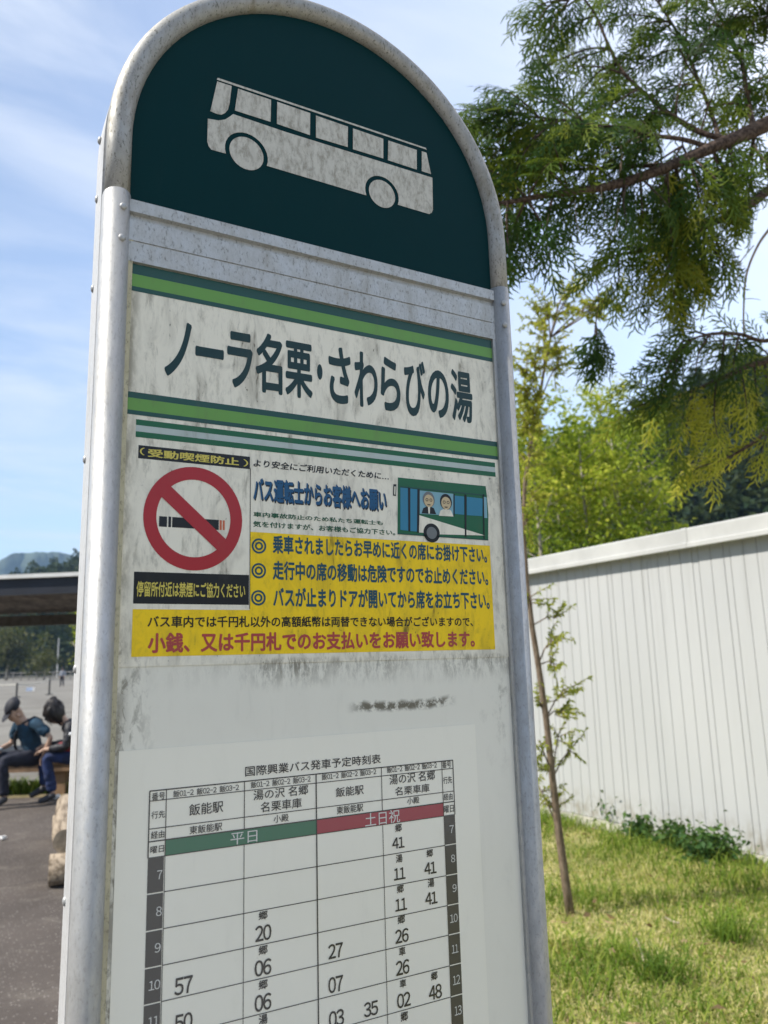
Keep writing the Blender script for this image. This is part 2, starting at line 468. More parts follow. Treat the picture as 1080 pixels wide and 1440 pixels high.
# ------------------------------------------------------------------ bus stop sign: frame
sign = empty('bus_stop_sign')
tag(sign, 'tall white and dark green bus stop board with rounded top and grey tube frame', 'bus stop sign')
RX, ZC, RT, ZJ = .2234, 2.05, .0117, 1.9875
def arch(r, z0, n=40):
    p = [(-r, z0)]+[(r*math.cos(math.pi-math.pi*i/n), ZC+r*math.sin(math.pi-math.pi*i/n)) for i in range(n+1)]+[(r, z0)]
    return p
mb = MB(); a_ = arch(RX, ZJ-.012, 48)
mb.tube([(x, .0, z) for x, z in a_], RT, 20)
mb.build('arch_pipe', PM['pipe'], sign, True)
for sx in (-1, 1):
    mb = MB()
    x = sx*.2231
    # rail: rounded front, flat flange towards the board, lip towards the groove
    prof = []
    for i in range(17):
        an = math.pi+math.pi*i/16
        prof.append((x+.0124*math.cos(an), .002+.0156*math.sin(an)))
    prof += [(x+.0124, .0085), (x+.0090, .0112), (x-.0090, .0112), (x-.0124, .0085)]
    n = len(prof); z0, z1 = .45, ZJ
    v = [(a, b, z0) for a, b in prof]+[(a, b, z1) for a, b in prof]
    mb.add(v, [(i, (i+1) % n, n+(i+1) % n, n+i) for i in range(n)]+[tuple(range(n-1, -1, -1)), tuple(range(n, 2*n))])
    rail = mb.build('side_rail', PM['rail'], sign)
    for p in rail.data.polygons: p.use_smooth = len(p.vertices) == 4
    mb = MB()
    xf = sx*.2102
    mb.box((xf-.0024, -.0040, .46), (xf+.0024, .002, ZJ-.03))
    mb.build('rail_flange', PM['cream'] if sx < 0 else PM['rail'], rail)
    for z in ((S(169,300)[1], S(166,343)[1]) if sx < 0 else (1.966, 1.938)):
        mb = MB(); mb.ball((x+.0035*(-sx), -.0134, z), .0036, 10, 6, scale=(1,.55,1))
        mb.build('screw', PM['rail'], rail, True)
    mb = MB(); mb.tube([(x, .006, 0.0), (x, .006, .5)], .0138, 16); mb.build('leg', PM['rail'], sign, True)
    mb = MB(); mb.tube([(x, .006, 0.0), (x, .006, .012)], .05, 20); mb.build('base_plate', PM['rail'], sign)
# second frame behind the first: the side seen at the left with its rivets
mb = MB(); r_o, r_i = .2345, .2200
A, B = arch(r_o, .45, 48), arch(r_i, .45, 48)
y0, y1 = .0185, .054
v = []
for (ax, az), (bx, bz) in zip(A, B): v += [(ax,y0,az),(ax,y1,az),(bx,y1,bz),(bx,y0,bz)]
fs = []
for i in range(len(A)-1):
    for k in range(4):
        fs.append((i*4+k, i*4+(k+1) % 4, (i+1)*4+(k+1) % 4, (i+1)*4+k))
mb.add(v, fs); side = mb.build('side_channel', PM['side'], sign)
for z in (2.07, 2.005, 1.91, 1.74, 1.55, 1.36, 1.17):
    for sx in (-1, 1):
        mb = MB(); mb.ball((sx*.2345, .045, z), .0040, 10, 6, scale=(.6,1,1)); mb.build('rivet', PM['rail'], side, True)
mb = MB()
mb.prism(arch(.224, .47, 40), .0115, .0183); mb.build('groove_gasket', m_plain('dark_gasket', (.012,.012,.014), .7), sign)
mb = MB(); mb.prism(arch(.2195, .5, 40), .0185, .052); mb.build('back_board', m_plain('back_board_grey', (.42,.42,.40), .5), sign)
# board and header
mb = MB(); zh = S(183.3,285.7)[1]; zh2 = S(689.3,410.7)[1]; zh = (zh+zh2)/2
zt = (S(181.7,369.3)[1]+S(695,479.2)[1])/2
mb.box((-.2135, .0, .50), (.2135, .012, zt+.03)); mb.build('notice_board', PM['panel'], sign)
mb = MB(); hp = [(-.2135, zh-.004)]+[p for p in arch(.2135, zh-.004, 48)[1:-1]]+[(.2135, zh-.004)]
mb.prism(hp, -.0006, .012); header = mb.build('header_panel', PM['header'], sign)
# bus emblem on the header
mb = MB(); yE = -.0012
def bp(*pts): poly(mb, pts, yE)
bp(c1(555,346), c1(616,366), c1(607,440), c1(600,466), c1(588,480), c1(572,487), c1(555,484), c1(526,472))
bp(c1(643,377), c1(782,424), c1(780,517), c1(629,469))
bp(c1(808,432), c1(947,480), c1(946,573), c1(806,525))
bp(c2(131,490), c2(266,537), c2(265,623), c2(131,583))
bp(c2(287,544), c2(415,588), c2(415,671), c2(287,632))
bp(c2(436,595), c2(556,635), c2(556,718), c2(434,678))
bp(c2(577,640), c2(597,647), c2(616,737), c2(577,724))
bp(c1(557,331), c2(594,626), c2(598,634), c1(553,339))
FW, RW = S(*c1(679,650)), S(*c2(410,820))
rw = (S(*c1(751,650))[0]-S(*c1(607,650))[0])/2
gap = rw*.26
body = [S(*c1(515,503)), S(*c1(560,511)), S(*c1(588,507)), S(*c1(606,496)), S(*c1(622,484)), S(*c2(0,558)), S(*c2(622,752)), S(*c2(624,888)), S(*c2(619,899)), S(*c2(608,902))]
zb0, zb1 = S(*c1(585,647)), S(*c2(600,900))
zb = (S(*c1(768,703))[1]+S(*c2(482,868))[1])/2
def archpts(c, r):
    dz = zb-c[1]; a0 = math.asin(max(-1, min(1, dz/r)))
    return [(c[0]+r*math.cos(a0+(math.pi-2*a0)*i/18), c[1]+r*math.sin(a0+(math.pi-2*a0)*i/18)) for i in range(19)]
body = body[:-1]+[(body[-1][0], zb)]+archpts(RW, rw*.92+gap)+archpts(FW, rw+gap)+[S(*c1(530,634)), S(*c1(519,620)), S(*c1(513,600))]
mb.sheet(body, yE)
disc(mb, FW, rw, yE); disc(mb, RW, rw*.92, yE)
mb.build('bus_emblem', PM['emblem'], header)
# aluminium trim under the header
mb = MB()
zs = [zh, S(184,303)[1], S(183.5,312)[1], S(183,343)[1], zt]
k = zh-zt
Z = lambda f: zh-k*f
prof = [(.004, Z(0)), (-.0062, Z(0)), (-.0062, Z(.20)), (-.0012, Z(.215)), (-.0012, Z(.30)), (-.0042, Z(.315)), (-.0042, Z(.655)), (-.0030, Z(.66)), (-.0030, Z(.675)), (-.0042, Z(.68)), (-.0042, Z(1.0)), (.004, Z(1.0))]
n = len(prof)
v = [(-.2125, y, z) for y, z in prof]+[(.2118, y, z) for y, z in prof]
mb.add(v, [(i, n+i, n+(i+1) % n, (i+1) % n) for i in range(n)]+[tuple(range(n)), tuple(range(2*n-1, n-1, -1))])
mb.build('header_trim', PM['trim'], sign)

# ------------------------------------------------------------------ name plate
Y1, Y2, Y3, Y4, Y5 = -.0008, -.0010, -.0012, -.0014, -.0016
mb = MB(); mb.box((-.2122, Y1, ZPL), (.2122, -.0001, zt-.0005)); plate = mb.build('name_plate', PM['white'], sign)
def stripe(l0, l1, r0, r1, xl, xr, mi, mbx, y=Y2):
    za = (S(xl, l0)[1]+S(xr, r0)[1])/2; zb_ = (S(xl, l1)[1]+S(xr, r1)[1])/2
    return za, zb_
def band(mbx, vals, x0, x1, y=Y2):
    for za, zb_, mi in vals: mbx.sheet([(x0,zb_),(x1,zb_),(x1,za),(x0,za)], y, mi)
def zz_(ly, ry, xl, xr): return (S(xl, ly)[1]+S(xr, ry)[1])/2
xl, xr = 180.5, 695.2
zA = [zz_(a, b, xl, xr) for a, b in ((369.3,479.2),(383.6,491.7),(401.4,505),(408,510.3))]
zA[0] = zt-.0006  # top dark stripe: printed green, with the trim's shadow drawn in as print
xl, xr = 176, 701.7
zB = [zz_(a, b, xl, xr) for a, b in ((549.6,622.5),(557,630.2),(575.4,642.5),(581.4,647.6))]
mb = MB()
for q in (zA, zB):
    band(mb, [(q[0], q[1], 0), (q[1], q[2], 1), (q[2], q[3], 0)], -.2120, .2120)
xl, xr = 190.8, 695.7
zC = [zz_(a, b, xl, xr) for a, b in ((589.4,651.4),(597.4,657.8),(606.2,664.8),(614,671.4))]
x0, x1 = S(190.8,600)[0], S(695.7,660)[0]
band(mb, [(zC[0], zC[1], 2), (zC[1], zC[2], 3), (zC[2], zC[3], 2)], x0, x1)
mb.build('stripe', [PM['dgreen'], PM['lgreen'], PM['lineg'], PM['pale']], plate)
# stop name, letter by letter
mb = MB()
NAME = [('ノ',231.4,268.9),('ー',274.2,314.4),('ラ',318.9,355),('名',358.9,396.7),('栗',400.6,438.9),('・',445.3,453),('さ',461.7,492.8),('わ',497.5,530.3),('ら',534.4,562.2),('び',568.3,598),('の',601.1,630.3),('湯',633.6,663.6)]
v0, _ = glyphs('湯', .03)
ztop = (S(265.3,450.8)[1]+S(659.4,522.4)[1])/2; zbot = (S(233.3,529)[1]+S(662,598.4)[1])/2
for ch, xa, xb in NAME:
    v, fs = glyphs(ch, .034, res=6)
    xm = (xa+xb)/2; ym = 490+(xm-250)*.172
    lo = np.array([v[:,0].min(), v0[:,1].min()]); hi = np.array([v[:,0].max(), v0[:,1].max()])
    za, zb_ = ztop, zbot
    if ch in 'ノーラ':                       # the katakana fill the row
        lo[1] += .03; hi[1] -= .035
    elif ch not in '名栗湯・': lo[1] += .035; hi[1] -= .04
    put(mb, v, fs, S(xa, ym)[0], S(xb, ym)[0], zb_, za, Y2, 0, lo, hi, .026)
mb.build('lettering', PM['name'], plate)

# ------------------------------------------------------------------ no smoking notice
mb = MB(); na, nb = S(*c5(95,838)), S(*c3(722,1062))
mb.sheet([(na[0],na[1]),(nb[0],na[1]),(nb[0],nb[1]+.012),(na[0],nb[1]+.012)], Y2+.0001)
no_smoke = mb.build('no_smoking_notice', PM['white'], sign)
for q4 in ((c3(160,993), c3(725,1055), c3(722,1117), c3(158,1060)), (c5(103,662), c5(685,680), c5(680,830), c5(95,825))):
    mb = MB(); quad(mb, *q4, Y2); mb.build('banner', PM['black'], no_smoke)
# ring, slash, cigarette
mb2 = MB()
cx = (S(*c5(147,395))[0]+S(*c5(648,395))[0])/2; cz = (S(*c5(397,133))[1]+S(*c5(397,657))[1])/2
ro = (S(*c5(648,395))[0]-S(*c5(147,395))[0])/2; ri = (S(*c5(588,395))[0]-S(*c5(213,395))[0])/2
sz = (S(*c5(397,133))[1]-S(*c5(397,657))[1])/2/ro
disc(mb2, (cx,cz), ro, Y3, 0, 64, ri, sz)
p1, p2 = np.array(S(*c5(268,262))), np.array(S(*c5(543,526)))
dn = (p2-p1)/np.linalg.norm(p2-p1); nn = np.array([-dn[1], dn[0]]); hw = np.linalg.norm(np.array(S(*c5(290,233)))-np.array(S(*c5(243,287))))/2
p1 = p1-dn*.006; p2 = p2+dn*.006
mb2.sheet([tuple(p1-nn*hw), tuple(p2-nn*hw), tuple(p2+nn*hw), tuple(p1+nn*hw)], Y4)
mb2.build('prohibition_ring', PM['red'], no_smoke)
mb = MB()
quad(mb, c5(228,382), c5(268,384), c5(268,437), c5(228,434), Y2, 0)
quad(mb, c5(275,384), c5(289,384), c5(289,438), c5(275,437), Y2, 0)
quad(mb, c5(294,385), c5(530,402), c5(530,452), c5(294,438), Y2, 0)
quad(mb, c5(534,402), c5(545,403), c5(545,452), c5(534,452), Y2, 1)
quad(mb, c5(550,403), c5(560,404), c5(560,453), c5(550,452), Y2, 1)
mb.build('cigarette_symbol', [PM['black'], PM['orange']], no_smoke)
mb = MB()
line(mb, '受動喫煙防止', c3(207,1012), c3(668,1100), Y3, 0, .026)
line(mb, '（', c3(167,1006), c3(190,1047), Y3, 0, .01); line(mb, '）', c3(690,1066), c3(714,1105), Y3, 0, .01)
line(mb, '停留所付近は禁煙にご協力ください', c5(115,710), c5(663,797), Y3, 0, .022)
mb.build('lettering', PM['ytext'], no_smoke)

# ------------------------------------------------------------------ driver's request notice (yellow)
mb = MB()
xr_ = S(*c6(890,470))[0]; xm_ = S(*c5(689,500))[0]; xl_ = S(*c5(93,900))[0]
zy1 = (S(*c5(688,462))[1]+S(*c6(890,458))[1])/2; zy0 = (S(*c5(85,1092))[1]+S(*c6(912,985))[1])/2; zym = S(*c5(95,852))[1]
mb.sheet([(xl_,zy0),(xr_+.001,zy0),(xr_+.001,zy1),(xm_,zy1),(xm_,zym),(xl_,zym)], Y2)
notice = mb.build('passenger_notice', PM['yellow'], sign)
mb = MB()
line(mb, 'より安全にご利用いただくために…', c5(705,92), c6(382,128), Y2, 0, .026, .12)
line(mb, 'バス運転士からお客様へお願い', c5(706,184), c6(372,290), Y2, 0, .042, 0, .0006, -.0007)
line(mb, 'バス車内では千円札以外の高額紙幣は両替できない場合がございますので、', c5(170,884), c6(808,868), Y3, 0, .022)
x_, z_ = S(*c5(690,140)); _, z2_ = S(*c5(686,850))
mb.sheet([(x_-.0003,z2_),(x_+.0003,z2_),(x_+.0003,z_),(x_-.0003,z_)], Y3)
line(mb, 'バス運転士からお客様へお願い', c5(705,182), c6(370,287), Y3, 1, .034)
line(mb, '車内事故防止のため私たち運転士も', c5(705,359), c6(352,357), Y2, 2, .026)
line(mb, '気を付けますが、お客様もご協力下さい。', c5(703,405), c6(415,408), Y2, 2, .026)
line(mb, '乗車されましたらお早めに近くの席にお掛け下さい。', c5(803,476), c6(880,548), Y3, 3, .032)
line(mb, '走行中の席の移動は危険ですのでお止めください。', c5(803,606), c6(886,662), Y3, 3, .032)
line(mb, 'バスが止まりドアが開いてから席をお立ち下さい。', c5(805,740), c6(893,782), Y3, 3, .032)
for px, py in ((733,533),(732,658),(730,795)):
    c = S(*c5(px,py)); r = S(*c5(px+37,py))[0]-c[0]
    disc(mb, c, r, Y3, 3, 30, r*.74); disc(mb, c, r*.56, Y3, 3, 24, r*.30)
line(mb, '小銭、又は千円札でのお支払いをお願い致します。', c5(172,972), c6(818,972), Y3, 4, .034)
mb.build('lettering', [PM['black'], PM['blue'], PM['gtext'], PM['bluegrey'], PM['rtext']], notice)
# bus picture
mb = MB()
W, G, GL, LG, BK, SK, GY, DG = range(8)
def q6(pts, mi, y): poly(mb, [c6(*p) for p in pts], y, mi)
q6([(428,114),(872,158),(878,205),(886,300),(885,428),(426,399)], G, Y2)
q6([(440,165),(480,169),(480,384),(440,379)], GL, Y3); q6([(490,170),(526,175),(524,388),(490,385)], GL, Y3)
q6([(538,180),(708,197),(708,308),(538,298)], LG, Y3)
q6([(715,206),(763,211),(763,303),(715,298)], GL, Y3); q6([(776,212),(856,221),(855,310),(776,305)], GL, Y3)
q6([(862,212),(876,215),(880,320),(862,318)], LG, Y3)
q6([(532,304),(870,408),(640,402),(532,392)], W, Y3)
q6([(478,166),(490,168),(490,388),(480,386)], BK, Y4); q6([(526,172),(538,176),(534,396),(524,393)], BK, Y4)
q6([(708,196),(714,197),(714,310),(708,309)], BK, Y4); q6([(764,200),(774,202),(774,415),(766,413)], BK, Y4)
q6([(856,200),(862,200),(866,425),(860,424)], BK, Y4); q6([(440,158),(872,202),(872,208),(440,164)], DG, Y4)
q6([(425,396),(885,428),(885,433),(425,402)], DG, Y4); q6([(405,148),(420,149),(418,208),(403,206)], BK, Y3)
q6([(409,160),(416,160),(414,202),(408,200)], W, Y4)
for px, py, r0, r1 in ((598,395,41,26),):
    c = S(*c6(px,py)); k = S(*c6(px+1,py))[0]-c[0]
    disc(mb, c, r0*k, Y4, BK); disc(mb, c, r1*k, Y5, GY)
def passenger(px, py, hair, coat):
    c = S(*c6(px,py)); k = S(*c6(px+1,py))[0]-c[0]
    q6([(px-36,py+70),(px+38,py+74),(px+26,py+44),(px+10,py+36),(px-12,py+36),(px-28,py+44)], coat, Y4)
    disc(mb, (c[0], c[1]), 30*k, Y4-.0001, hair, 20, None, 1.15)
    disc(mb, (c[0], c[1]-6*k), 24*k, Y5, SK, 20, None, 1.15)
    for s in (-1, 1): disc(mb, (c[0]+s*10*k, c[1]-2*k), 7*k, Y5-.0002, BK, 12, 4.5*k)
    q6([(px-9,py+24),(px+9,py+25),(px+6,py+30),(px-6,py+29)], BK, Y5-.0002)
    q6([(px-5,py+38),(px+6,py+38),(px+4,py+72),(px-2,py+72)], W, Y5-.0002)
passenger(583, 226, GY, BK); passenger(670, 238, BK, W)
mb.build('bus_picture', [PM['white'], PM['lineg'], PM['glass'], PM['lglass'], PM['black'], PM['skin'], PM['grey'], PM['dgreen']], notice)

# ------------------------------------------------------------------ timetable
mb = MB()
xs0, xs1, zs1 = S(167,1056)[0], S(663,1019)[0], (S(167,1056)[1]+S(660,1019)[1])/2
mb.box((xs0, -.0007, .72), (xs1+.004, -.0001, zs1)); ttable = mb.build('timetable', PM['sheet'], sign)
mb = MB()
T2, T3 = -.0009, -.0011
xa, xg = (S(*c7(478,296))[0]+S(*c7(450,1248))[0])/2, (S(*c8(668,137))[0]+S(*c8(712,1100))[0])/2
xb_, xc, xe, xf = S(*c7(552,287))[0], S(*c7(900,255))[0], S(*c8(385,165))[0], S(*c8(626,140))[0]
xd = (S(*c8(124,195))[0]+S(*c8(135,1194))[0])/2
ztt = (S(*c7(478,296))[1]+S(*c8(668,137))[1])/2
zr1 = S(*c7(478,338))[1]; zr2 = S(*c7(475,463))[1]; zr3 = S(*c7(473,521))[1]; zr4 = S(*c7(470,590))[1]
zrow = [zr4]+[(S(*c7(a,b))[1]+S(*c8(c,d))[1])/2 for a, b, c, d in ((468,755,680,472),(460,918,683,595),(458,1085,690,712),(452,1248,692,830))]
stp = (zrow[1]-zrow[4])/3
zrow[0] = zrow[1]+stp
while len(zrow) < 15: zrow.append(zrow[-1]-stp)
# the heading band starts a little higher than the row of its label
zg = [(S(*c7(547,512))[1]+S(*c8(630,308))[1])/2, (S(*c7(546,585))[1]+S(*c8(632,360))[1])/2]
zr3 = zg[0]; zr4 = zg[1]
mb.sheet([(xb_,zr4),(xd,zr4),(xd,zr3),(xb_,zr3)], T2, 0); mb.sheet([(xd,zr4),(xf,zr4),(xf,zr3),(xd,zr3)], T2, 1)
mb.build('heading_band', [PM['ttgreen'], PM['ttred']], ttable)
mb = MB(); w = .00035; wt = .0005
for i in range(14):
    za, zb_ = (zr4 if i == 0 else zrow[i]), zrow[i+1]
    for a, b in ((xa, xb_-.0008), (xf+.0004, xg)): mb.sheet([(a,zb_+.0005),(b,zb_+.0005),(b,za-.0005),(a,za-.0005)], T2, 0)
def hl(z, a, b, ww=w): mb.sheet([(a,z-ww),(b,z-ww),(b,z+ww),(a,z+ww)], T3, 1)
def vl(x, a, b, ww=w): mb.sheet([(x-ww,a),(x+ww,a),(x+ww,b),(x-ww,b)], T3-.0001, 1)
hl(ztt, xa, xg, wt)
for z in (zr1, zr2): hl(z, xa, xg)
hl(zr3, xa, xg, wt); hl(zr4, xa, xg)
for z in zrow[1:]: hl(z, xb_, xf)
vl(xa, zr4, ztt, wt); vl(xg, zr4, ztt, wt); vl(xb_, zr4, ztt); vl(xf, zr4, ztt)
for x in (xb_, xc, xe, xf): vl(x, zrow[-1], zr4 if x in (xb_, xf) else zr4, .00028)
vl(xc, zr3, ztt); vl(xe, zr3, ztt); vl(xd, zrow[-1], ztt, .0006)
mb.build('grid', [PM['ttdark'], PM['ink']], ttable)
mb = MB()
def L7(s, a, b, c, d, bold=.008): line(mb, s, c7(a,b), c7(c,d), T3, 0, bold)
def L8(s, a, b, c, d, bold=.008): line(mb, s, c8(a,b), c8(c,d), T3, 0, bold)
line(mb, '国際興業バス発車予定時刻表', c7(903,183), c8(383,151), T3, 0, .010)
RT_ = '飯01-2 飯02-2 飯03-2'
L7('番号', 487,302,545,328); L7(RT_, 582,291,875,290); line(mb, RT_, c7(928,251), c8(103,226), T3, 0, .008); L8(RT_, 147,194,365,196); L8(RT_, 407,165,607,170); L8('番号', 628,145,664,168)
L7('行先', 485,385,545,411); L7('飯能駅', 653,352,805,386); line(mb, '湯の沢 名郷', c7(940,291), c8(93,275), T3, 0, .008); line(mb, '名栗車庫', c7(972,343), c8(67,328), T3, 0, .008)
L8('飯能駅', 203,249,315,274); L8('湯の沢 名郷', 417,198,600,217); L8('名栗車庫', 440,247,578,265); L8('行先', 632,206,668,230)
L7('経由', 483,474,542,500); L7('東飯能駅', 655,450,800,468); line(mb, '小殿', c7(1030,402), c8(15,382), T3, 0, .008); L8('東飯能駅', 207,324,313,342); L8('小殿', 488,289,537,310); L8('経由', 634,273,670,296)
L7('曜日', 480,541,540,564); L8('曜日', 635,321,675,345)
for s, a, b, c, d in (('郷',963,832,1003,862),('20',948,897,1020,954),('郷',963,986,1003,1018),('06',945,1052,1020,1108),('郷',963,1140,1003,1172),('06',945,1207,1020,1264),('湯',963,1294,1003,1328),('57',588,1130,668,1190),('50',588,1294,668,1352)):
    L7(s, a, b, c, d, .017 if s.isdigit() else .018)
for s, a, b, c, d in (('郷',440,395,467,423),('41',428,450,478,487),('湯',443,517,470,545),('11',435,572,482,612),('郷',565,497,592,523),('41',556,550,606,589),('郷',447,639,475,666),('11',440,695,488,735),('湯',570,614,597,643),('41',560,670,610,709),('郷',450,762,480,788),('26',440,818,495,862),('車',455,887,482,916),('26',443,943,498,989),('27',173,876,232,922),('07',173,1008,233,1058),('車',458,1017,485,1043),('02',447,1074,503,1118),('郷',583,987,610,1013),('48',574,1042,628,1086),('03',175,1144,237,1194),('35',315,1109,373,1153),('郷',462,1147,492,1176)):
    L8(s, a, b, c, d, .017 if s.isdigit() else .018)
def W7(s, a, b, c, d, bold=.0): line(mb, s, c7(a,b), c7(c,d), T3, 1, bold)
def W8(s, a, b, c, d, bold=.0): line(mb, s, c8(a,b), c8(c,d), T3, 1, bold)
W7('平日', 838,482,957,518); W8('土日祝', 320,352,460,386)
for s, a, b, c, d in (('7',510,648,532,684),('8',506,810,530,848),('9',500,973,525,1010),('10',473,1142,523,1174),('11',470,1304,517,1338)): W7(s,a,b,c,d)
for s, a, b, c, d in (('7',657,400,675,428),('8',663,517,680,545),('9',669,635,686,663),('10',659,756,690,783),('11',666,878,693,905),('12',670,1001,700,1030),('13',677,1123,706,1152)): W8(s,a,b,c,d)
mb.build('lettering', [PM['ink'], PM['ttwhite']], ttable)
bpy.data.objects.remove(_to); bpy.data.curves.remove(_tc)
# ------------------------------------------------------------------ ground
def m_ground_lot():
    t = NT('gravel_lot'); o = t.obj()
    a = t.noise(o, .35, 6, .6); b = t.noise(o, 9, 4, .7)
    c = t.mix(t.rng(a, .3, .7), (.155,.145,.128), (.22,.21,.185))
    c = t.mix(t.rng(b, .45, .75, 0, .5), c, (.13,.12,.095))
    return t.done(t.pbsdf(c, .95, spec=.2))
def m_asphalt():
    t = NT('old_asphalt'); o = t.obj()
    a = t.noise(o, .8, 6, .6); b = t.noise(o, 95, 3, .7); d = t.noise(t.map(o, (1,1,1), (5,3,0)), 3.2, 6, .68)
    c = t.mix(t.rng(a, .3, .7), (.066,.055,.047), (.104,.087,.074))
    c = t.mix(t.rng(d, .50, .72, 0, .75), c, (.150,.130,.108))
    v = t.n('ShaderNodeTexVoronoi'); v.inputs['Scale'].default_value = 62; t.l(o, v.inputs[0])
    rnd = t.n('ShaderNodeSeparateColor'); t.l(v.outputs['Color'], rnd.inputs[0])
    stone = t.math('MULTIPLY', t.rng(v.outputs['Distance'], .18, .45, 1, 0), t.rng(rnd.outputs[0], .62, .95))
    c = t.mix(t.math('MULTIPLY', stone, .75), c, (.30,.27,.24))
    c = t.mix(t.rng(b, .55, .75, 0, .5), c, (.035,.032,.030))
    vc = t.n('ShaderNodeTexVoronoi', feature='DISTANCE_TO_EDGE'); vc.inputs['Scale'].default_value = .28
    wv = t.n('ShaderNodeVectorMath', operation='ADD'); nzv = t.n('ShaderNodeTexNoise'); t.l(o, nzv.inputs[0]); nzv.inputs['Scale'].default_value = 2.2; nzv.inputs['Detail'].default_value = 6
    sc = t.n('ShaderNodeVectorMath', operation='SCALE'); t.l(nzv.outputs['Color'], sc.inputs[0]); sc.inputs['Scale'].default_value = .5
    t.l(o, wv.inputs[0]); t.l(sc.outputs[0], wv.inputs[1]); t.l(wv.outputs[0], vc.inputs[0])
    c = t.mix(t.rng(vc.outputs[0], .001, .005, .6, 0), c, (.022,.020,.019))
    h = t.math('ADD', t.math('MULTIPLY', stone, .6), b)
    return t.done(t.pbsdf(c, .9, spec=.25, normal=t.bump(h, .6, .006)))
def m_soil():
    t = NT('grass_soil'); o = t.obj()
    a = t.noise(o, 1.6, 6, .65); b = t.noise(o, 26, 4, .7)
    c = t.mix(t.rng(a, .35, .65), (.24,.25,.08), (.50,.43,.22))
    c = t.mix(t.rng(b, .5, .72, 0, .8), c, (.06,.05,.025))
    return t.done(t.pbsdf(c, .95, spec=.1, normal=t.bump(b, .6, .03)))
def m_verge():
    t = NT('verge_soil'); o = t.obj()
    a = t.noise(o, 2.5, 6, .65); b = t.noise(o, 20, 4, .7)
    c = t.mix(t.rng(a, .38, .62), (.21,.17,.105), (.13,.12,.05))
    c = t.mix(t.rng(b, .5, .72, 0, .6), c, (.09,.075,.05))
    return t.done(t.pbsdf(c, .95, spec=.1))
GX = 1.52          # edge between asphalt and grass
WX = 4.90          # face of the clad wall
mb = MB(); N = 72
ring = [(2600*math.cos(2*math.pi*i/N), 2600*math.sin(2*math.pi*i/N), 0) for i in range(N)]
mb.add(ring, [tuple(range(N))]); tag(mb.build('ground', m_ground_lot()), kind='structure')
# strip edge line in world: through (0.41,10.39) and (1.15,10.125)
sd = Vector((.89, -.456, 0)).normalized(); sn = Vector((.456, .89, 0)).normalized()
SP = Vector((.75, 10.28, 0))
def st(a, b, z=0): p = SP+sd*a+sn*b; return (p.x, p.y, z)
mb = MB(); e0, e1 = st(-16, 0), st((GX-SP.x)/sd.x, 0)
mb.add([(e0[0],-2.6,.004),(GX,-2.6,.004),(GX,e1[1],.004),(e0[0],e0[1],.004)], [(0,1,2,3)])
tag(mb.build('asphalt', m_asphalt()), kind='structure')
mb = MB(); mb.add([(-13,-15,.004),(13,-15,.004),(13,-2.6,.004),(-13,-2.6,.004)], [(0,1,2,3)]); tag(mb.build('bounce_apron', m_plain('bounce_apron_pale', (.52,.50,.45), .9, 0, .12, .8)), kind='structure')  # unseen pale apron behind the camera, added to bounce light onto the sign
mb = MB(); w0, w1, w2, w3 = st(-16,0,.008), st(3.2,0,.008), st(3.2,1.25,.008), st(-16,1.25,.008)
w1 = (GX, e1[1], .008); q = st((GX-SP.x)/sd.x-.3, 1.25, .008)
mb.add([w0, w1, q, w3], [(0,1,2,3)]); tag(mb.build('verge', m_verge()), kind='structure')
# grass bank: gently uneven
mb = MB(); nx, ny = 46, 90
gx = np.linspace(GX, WX-.04, nx); gy = np.linspace(-5, 9.2, ny)
def gz(x, y):
    e = np.clip((x-GX)/.5, 0, 1)*np.clip((WX-x)/.5, .0, 1)
    return .014+e*(.030*np.sin(x*2.3+y*.9)+.026*np.sin(y*2.1-x*1.1)+.062)
V = [(x, y, gz(x, y)) for y in gy for x in gx]
mb.add(V, [(j*nx+i, j*nx+i+1, (j+1)*nx+i+1, (j+1)*nx+i) for j in range(ny-1) for i in range(nx-1)])
tag(mb.build('grass_bank', m_soil(), smooth=True), kind='structure')

# ------------------------------------------------------------------ grass blades
def blades(n, xy, h, w, lean, tint, zf):
    """curved two-segment blades: returns (n*2,4,3) quads"""
    x, y = xy[:,0], xy[:,1]; z = zf(x, y)
    a = rng.random(n)*2*np.pi; b = rng.random(n)*2*np.pi
    sx, sy = np.cos(a)*w, np.sin(a)*w
    lx, ly = np.cos(b)*lean*h, np.sin(b)*lean*h
    P0 = np.stack([x, y, z-.01], 1); P1 = P0+np.stack([lx*.35, ly*.35, h*.6], 1); P2 = P0+np.stack([lx, ly, h*(1-.35*lean)], 1)
    s = np.stack([sx, sy, np.zeros(n)], 1)
    q1 = np.stack([P0-s, P0+s, P1+s*.8, P1-s*.8], 1); q2 = np.stack([P1-s*.8, P1+s*.8, P2+s*.12, P2-s*.12], 1)
    return np.concatenate([q1, q2]), np.concatenate([tint, tint])
M_GRASS = m_leaf('grass_blades', [(0,(.06,.125,.018)),(.35,(.19,.29,.040)),(.56,(.40,.44,.085)),(.76,(.66,.58,.25)),(1,(.80,.69,.38))], .42, .6)
mb = MB()
def scat(n, x0, x1, y0, y1): return np.stack([x0+rng.random(n)*(x1-x0), y0+rng.random(n)*(y1-y0)], 1)
def patch(xy, k=1.3, o=0.0):
    x, y = xy[:,0], xy[:,1]
    return .5+.5*np.sin(x*k*2.1+np.sin(y*k*1.7+o)*1.4+o)*np.sin(y*k*1.6+np.cos(x*k*1.2)*1.5+2*o)
n = 100000
xy = np.concatenate([scat(56000, 1.6, 4.85, 1.3, 4.2), scat(44000, 1.55, 4.88, 4.2, 9)])
pt = patch(xy, 1.1)
dry = rng.random(n) < (.42+.56*pt)
h = (.025+.075*rng.random(n)**1.6)*np.where(dry, .75, 1.2)*(.7+.6*patch(xy, 2.3, .6))
